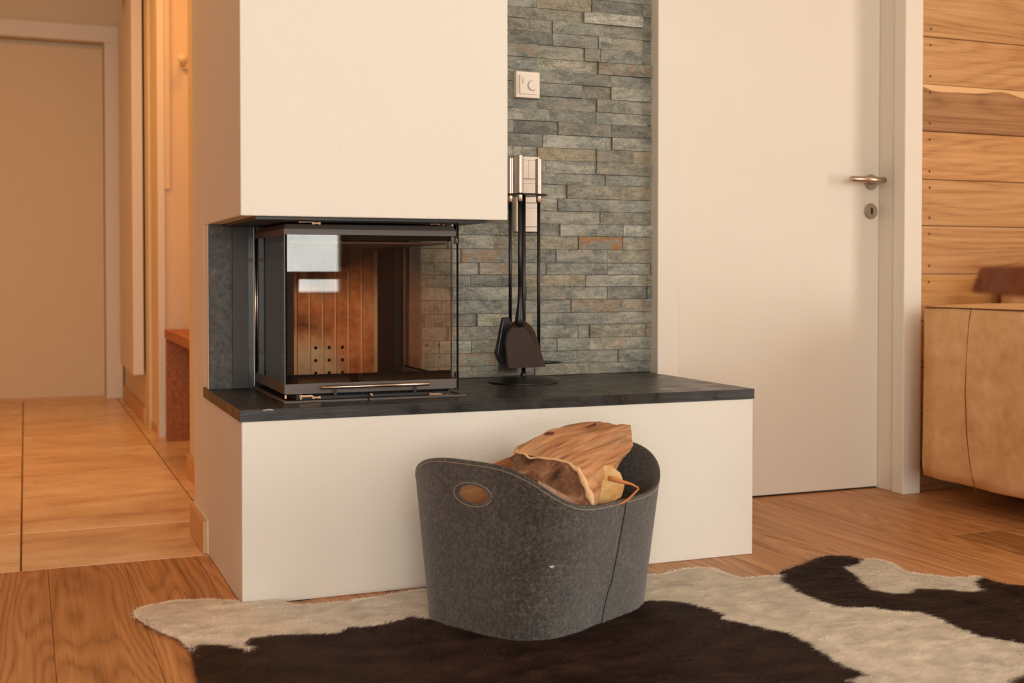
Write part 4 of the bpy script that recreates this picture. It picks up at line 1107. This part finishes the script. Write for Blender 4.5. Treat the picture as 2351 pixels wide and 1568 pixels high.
def g2(L): return np.array([list(onz(x, y, .010))[:2] for x, y in L])
POLY = g2(OUT); DARK = [g2(DK1), g2(DK2), g2(DK3)]
m_ = (POLY[:, 0] > .43) & (POLY[:, 0] < 1.78); POLY[m_, 1] = np.minimum(POLY[m_, 1], 2.668)
def inside(P, poly):
    x, y = P[:, 0], P[:, 1]; c = np.zeros(len(P), bool)
    j = len(poly)-1
    for i in range(len(poly)):
        xi, yi = poly[i]; xj, yj = poly[j]
        m = ((yi > y) != (yj > y)) & (x < (xj-xi)*(y-yi)/(yj-yi+1e-12)+xi); c ^= m; j = i
    return c
def subdiv(poly, d=.012):
    out = []
    for i in range(len(poly)):
        a, b = poly[i], poly[(i+1) % len(poly)]; n = max(1, int(np.linalg.norm(b-a)/d))
        for k in range(n): out.append(a+(b-a)*k/n)
    return np.array(out)
def is_dark(P):
    m = np.zeros(len(P), bool)
    for d in DARK: m |= inside(P, d)
    return m
def blocked(P): return (P[:, 0] > .436) & (P[:, 0] < 1.769) & (P[:, 1] > 2.671)
edge = subdiv(POLY, .014)
gx, gy = np.meshgrid(np.arange(POLY[:, 0].min(), POLY[:, 0].max(), .014), np.arange(POLY[:, 1].min(), POLY[:, 1].max(), .014))
G = np.stack([gx.ravel(), gy.ravel()], 1)+rng.uniform(-.003, .003, (gx.size, 2)); G = G[inside(G, POLY)]
# keep grid points away from the outline
dm = np.full(len(G), 9.0)
for s in range(0, len(edge), 1): dm = np.minimum(dm, ((G-edge[s])**2).sum(1))
G = G[dm > .007**2]; dmk = np.sqrt(dm[dm > .007**2])
pts = [Vector(p) for p in edge]+[Vector(p) for p in G]; ne = len(edge)
vv, ee, ff, *_ = delaunay_2d_cdt(pts, [], [list(range(ne))], 1, 1e-5)
V2 = np.array([list(v) for v in vv])
def flowdir(P):
    a = -.55+.5*np.sin(P[:, 0]*1.9+.6)+.45*np.sin(P[:, 1]*3.1+P[:, 0]*1.3)
    return np.stack([np.cos(a), np.sin(a)], 1)
dk = is_dark(V2)
me = bpy.data.meshes.new('cowhide_rug')
ed = np.full(len(V2), 1.0)
zt = .0032+.0025*np.minimum(1, np.r_[np.zeros(ne), dmk][:len(V2)]/.03) if len(V2) == ne+len(G) else np.full(len(V2), .005)
me.from_pydata([(float(p[0]), float(p[1]), float(z)) for p, z in zip(V2, zt)], [], ff)
WHT = np.array(lin(255, 249, 236)[:3]); DRK = np.array(lin(60, 44, 38)[:3])
col = np.where(dk[:, None], DRK*.8, WHT*1.0); ca_ = me.attributes.new('fur', 'FLOAT_COLOR', 'POINT')
ca_.data.foreach_set('color', np.c_[col, np.ones(len(col))].astype(np.float32).ravel())
rug = link('cowhide_rug', me, FUR, smooth=True); tag(rug, 'brown and white cowhide rug spread on the wooden floor', 'rug')
# hair: one slim two-segment blade per hair, in one mesh
NH = 600000
lo_, hi_ = POLY.min(0), POLY.max(0)
vis = np.array([[.15, 1.55], [3.1, 2.72]])
H = rng.uniform([max(lo_[0], .1), max(lo_[1], 1.0)], [min(hi_[0], 3.0), hi_[1]], (int(NH*1.6), 2))
def under_basket(P):
    x, y = P[:, 0]-B['cx'], P[:, 1]-B['cy']; c_, s_ = math.cos(B['ph']), math.sin(B['ph'])
    return np.abs((x*c_+y*s_)/(B['ab']-.001))**3.9+np.abs((-x*s_+y*c_)/(B['bb']-.001))**3.9 < 1
H = H[inside(H, POLY) & ~blocked(H) & ~under_basket(H)][:NH]
# denser fringe on the outline
eo = subdiv(POLY, .0012); eo = eo[(eo[:, 1] > 1.0)]; eo = np.repeat(eo, 6, 0)+rng.normal(0, .0025, (len(eo)*6, 2)); eo = eo[~blocked(eo)]
H = np.concatenate([H, eo]); n = len(H); fd = flowdir(H)
jw = rng.normal(0, .30, n); cs, sn = np.cos(jw), np.sin(jw); fd = np.stack([fd[:, 0]*cs-fd[:, 1]*sn, fd[:, 0]*sn+fd[:, 1]*cs], 1)
Lh = rng.uniform(.012, .026, n); w = rng.uniform(.0006, .0013, n)
def vnoise(P, sc, seed):   # cheap value noise for tufts
    q = P*sc; i = np.floor(q).astype(int); f = q-i; f = f*f*(3-2*f)
    def h(a, b): 
        v = np.sin(a*127.1+b*311.7+seed*74.7)*43758.5453; return v-np.floor(v)
    a = h(i[:, 0], i[:, 1]); b = h(i[:, 0]+1, i[:, 1]); c = h(i[:, 0], i[:, 1]+1); d = h(i[:, 0]+1, i[:, 1]+1)
    return (a*(1-f[:, 0])+b*f[:, 0])*(1-f[:, 1])+(c*(1-f[:, 0])+d*f[:, 0])*f[:, 1]
tu = vnoise(np.stack([H[:, 0]*.35+H[:, 1]*.2, H[:, 1]], 1), 95, 1); tu2 = vnoise(H, 28, 2); tu3 = vnoise(H, 9, 3)
aa = (tu-.5)*1.1+(tu2-.5)*.7; aa[n-len(eo):] += rng.normal(0, 1.0, len(eo)); cs, sn = np.cos(aa), np.sin(aa); fd = np.stack([fd[:, 0]*cs-fd[:, 1]*sn, fd[:, 0]*sn+fd[:, 1]*cs], 1)
pn = np.stack([-fd[:, 1], fd[:, 0]], 1)
z0 = np.full(n, .0058); zm = .0068+.0026*tu*tu2+rng.uniform(-.0006, .0018, n)+.0018*tu3; z1 = zm+rng.uniform(-.0035, .0025, n)-.0006
root = H; mid = H+fd*(Lh*.45)[:, None]; tip = H+fd*Lh[:, None]+rng.normal(0, .0012, (n, 2))
def clampy(P): 
    m = blocked(P); P[m, 1] = 2.6705; return P
mid = clampy(mid); tip = clampy(tip)
V3 = np.empty((n, 5, 3)); 
V3[:, 0, :2] = root-pn*w[:, None]/2; V3[:, 1, :2] = root+pn*w[:, None]/2; V3[:, 0, 2] = V3[:, 1, 2] = z0
V3[:, 2, :2] = mid+pn*w[:, None]*.45; V3[:, 3, :2] = mid-pn*w[:, None]*.45; V3[:, 2, 2] = V3[:, 3, 2] = zm
V3[:, 4, :2] = tip; V3[:, 4, 2] = z1
bs_ = np.arange(n)*5
quad = np.stack([bs_, bs_+1, bs_+2, bs_+3], 1); tri = np.stack([bs_+3, bs_+2, bs_+4], 1)
me = bpy.data.meshes.new('fur'); me.vertices.add(n*5); me.vertices.foreach_set('co', V3.astype(np.float32).ravel())
me.loops.add(n*7); li = np.concatenate([quad, tri], 1).ravel().astype(np.int32); me.loops.foreach_set('vertex_index', li)
me.polygons.add(n*2); ls = np.stack([np.arange(n)*7, np.arange(n)*7+4], 1).ravel().astype(np.int32); me.polygons.foreach_set('loop_start', ls)
me.update(calc_edges=True)
jit = rng.normal(0, .0025, (n, 2))+np.stack([tu-.5, tu2-.5], 1)*.016; dk = is_dark(H+jit)
patch = .5+.5*np.sin(H[:, 0]*23+3*np.sin(H[:, 1]*17))*np.sin(H[:, 1]*31+2*np.sin(H[:, 0]*13))
k = rng.uniform(.86, 1.06, n)*(.93+.10*tu)
cw = WHT[None]*k[:, None]; cdk = DRK[None]*((.5+.8*patch+.5*tu)*rng.uniform(.7, 1.3, n))[:, None]
tan = rng.random(n) < .03; cdk[tan] = np.array(lin(96, 60, 40)[:3])
col = np.where(dk[:, None], cdk, cw)
ca_ = me.attributes.new('fur', 'FLOAT_COLOR', 'POINT'); ca_.data.foreach_set('color', np.repeat(np.c_[col, np.ones(n)], 5, 0).astype(np.float32).ravel())
fur = link('fur', me, FUR, rug); fur['kind'] = 'stuff'

# ------------------------------------------------------------ sofa
so = empty('leather_sofa', (3.6, 2.7, 0)); tag(so, 'tan leather sofa standing against the plank wall', 'sofa')
def cushion(name, x0, x1, y0, y1, z0, z1, r, mat, parent, puff=.008, nn=14):
    bm = bmesh.new(); bmesh.ops.create_cube(bm, size=2); bmesh.ops.subdivide_edges(bm, edges=bm.edges[:], cuts=nn, use_grid_fill=True)
    hx, hy, hz = (x1-x0)/2, (y1-y0)/2, (z1-z0)/2; c = Vector(((x0+x1)/2, (y0+y1)/2, (z0+z1)/2))
    for v in bm.verts:
        p = Vector((v.co.x*hx, v.co.y*hy, v.co.z*hz)); i = Vector((max(-hx+r, min(hx-r, p.x)), max(-hy+r, min(hy-r, p.y)), max(-hz+r, min(hz-r, p.z))))
        d = p-i
        if d.length > 1e-6: p = i+d.normalized()*r
        a, b, e = p.x/hx, p.y/hy, p.z/hz
        f = (1-a*a) if abs(a) < 1 else 0; g = (1-b*b) if abs(b) < 1 else 0; h = (1-e*e) if abs(e) < 1 else 0
        nz = mnoise.noise((p+c)*5)*.004
        if abs(abs(v.co.x)-1) < 1e-4: p.x += math.copysign(puff*g*h+nz, v.co.x)
        if abs(abs(v.co.y)-1) < 1e-4: p.y += math.copysign(puff*f*h+nz, v.co.y)
        if abs(abs(v.co.z)-1) < 1e-4: p.z += math.copysign(puff*f*g+nz, v.co.z)
        v.co = p+c
    return fin(bm, name, mat, parent, smooth=True)
arm = cushion('armrest', 2.672, 3.02, 2.00, 3.088, .082, .635, .022, LEATHER, so, .012)
cushion('seat_base', 3.022, 4.40, 1.98, 3.10, .09, .30, .02, LEATHER, so)
cushion('seat_cushion', 3.025, 4.38, 1.95, 2.90, .30, .46, .04, LEATHER, so)
cushion('backrest', 3.085, 4.42, 2.90, 3.20, .30, .775, .05, LEATHER, so, .02)
for x, y in ((2.92, 2.10), (3.02, 2.90), (4.30, 2.10), (4.30, 2.98)): lathe('foot', [(.018, 0), (.022, .085)], (x, y, 0), BLACKMAT, so, n=16)
def armx(y, z):   # outer surface of the armrest
    hy, hz = .544, .2765; b = (y-2.544)/hy; e = (z-.3585)/hz
    return 2.672-.012*max(0, 1-b*b)*max(0, 1-e*e)
bm = bmesh.new()
def seamY(u): return ony(2224, 900, 1).x
pts = []
for yy in (706, 740, 800, 900, 1000, 1060, 1100, 1132):
    xx = {706: 2228, 740: 2224, 800: 2221, 900: 2218, 1000: 2221, 1060: 2226, 1100: 2232, 1132: 2240}[yy]
    d = ray(xx, yy); P0 = C0+d*(2.668/d.x); P0.x = armx(P0.y, P0.z)-.0005; pts.append(P0)
addtube(bm, pts, .0012, 6); fin(bm, 'side_seam', SEAM, so, smooth=True)
bm = bmesh.new(); addtube(bm, [(2.6775, 3.076, .628), (2.676, 2.9, .6285), (2.6755, 2.6, .6285), (2.676, 2.3, .628), (2.6775, 2.02, .627)], .0022, 8); fin(bm, 'top_piping', SEAM, so, smooth=True)

# ------------------------------------------------------------ dining table (near, right)
tb = empty('wooden_table', (1.5, .8, 0)); tag(tb, 'brown wooden table top jutting in at the right edge, close to the camera', 'table')
t0 = ond(2250, 612, 1.42); zt1 = t0.z; zb1 = ond(2228, 671, 1.42).z
rx = Vector((math.cos(YAW), -math.sin(YAW), 0)); ry = Vector((math.sin(YAW), math.cos(YAW), 0))
ey = (rx*-.055+ry*-.25).normalized(); ex = (rx*.25+ry*-.055).normalized()
def tp(a, b, z): v = Vector((t0.x, t0.y, 0))+ex*a+ey*b; v.z = z; return v
outl = [(0, 0)]+[(.62*k/12, .003*math.sin(k*1.3)) for k in range(1, 12)]+[(.62, 0)]+[(.62, 1.1*k/6) for k in range(1, 7)]+[(.62-.62*k/6, 1.1) for k in range(1, 7)]+[(.004*math.sin(k*1.1), 1.1-1.1*k/20) for k in range(1, 20)]
bm = bmesh.new()
topv = [bm.verts.new(tp(a, b, zt1)) for a, b in outl]; midv = [bm.verts.new(tp(a-(.004 if a < .05 else 0), b, (zt1+zb1)/2+.004)) for a, b in outl]; botv = [bm.verts.new(tp(a-(.011 if a < .05 else 0), b, zb1)) for a, b in outl]
bm.faces.new(topv); bm.faces.new(botv[::-1])
for k in range(len(outl)):
    k2 = (k+1) % len(outl)
    bm.faces.new((topv[k], midv[k], midv[k2], topv[k2])); bm.faces.new((midv[k], botv[k], botv[k2], midv[k2]))
bmesh.ops.recalc_face_normals(bm, faces=bm.faces)
me = bpy.data.meshes.new('table_top'); bm.to_mesh(me); bm.free(); me.transform(Matrix.Translation(-tb.location)); me.materials.append(TABLEWOOD)
o = bpy.data.objects.new('table_top', me); COL.objects.link(o); o.parent = tb; m = o.modifiers.new('b', 'BEVEL'); m.width = .003; m.segments = 2; m.limit_method = 'ANGLE'
for a, b in ((.12, .28), (.52, .28), (.12, .95), (.52, .95)):
    c = tp(a, b, 0); bm = bmesh.new(); addtube(bm, [(c.x, c.y, 0), (c.x, c.y, zb1)], [.022, .034], 4); fin(bm, 'leg', TABLEWOOD, tb)

# ------------------------------------------------------------ corridor things
rd = empty('wall_panel', (.51, 6.5, .24)); tag(rd, 'tall narrow white panel mounted on the right corridor wall', 'wall panel')
box('panel_body', .484, .535, 6.10, 6.95, .241, 2.11, plain('panel_white', (222, 214, 204), .5), rd, bevel=.004)
boxes('mounting_rail', [(.535, .545, 6.2, 6.25, .3, 2.0), (.535, .545, 6.8, 6.85, .3, 2.0)], DARKMETAL, rd)
be = empty('wooden_bench', (.8, 5.0, 0)); tag(be, 'orange brown wooden bench in the corridor niche', 'bench')
box('seat_board', .570, 1.149, 4.56, 5.50, .450, .489, BENCHWOOD, be, bevel=.002)
box('end_panel', .573, 1.12, 5.44, 5.48, 0, .450, BENCHWOOD, be, bevel=.002)
box('end_panel', .573, 1.12, 4.60, 4.64, 0, .450, BENCHWOOD, be, bevel=.002)
ch = empty('coat_rack', (.75, 5.60, 1.67)); tag(ch, 'coat rack with rounded peg on the niche wall', 'coat rack')
box('rail', .66, 1.10, 5.578, 5.60, 1.655, 1.70, PAINT, ch, bevel=.004)
for x in (.66, .80, .94):
    bm = bmesh.new(); addtube(bm, [(x, 5.585, 1.675), (x, 5.55, 1.672), (x-.002, 5.525, 1.685)], [.012, .011, .019], 12); bmesh.ops.create_uvsphere(bm, u_segments=14, v_segments=8, radius=.024, matrix=Matrix.Translation((x-.002, 5.515, 1.688)))
    fin(bm, 'peg', PAINT, ch, smooth=True)
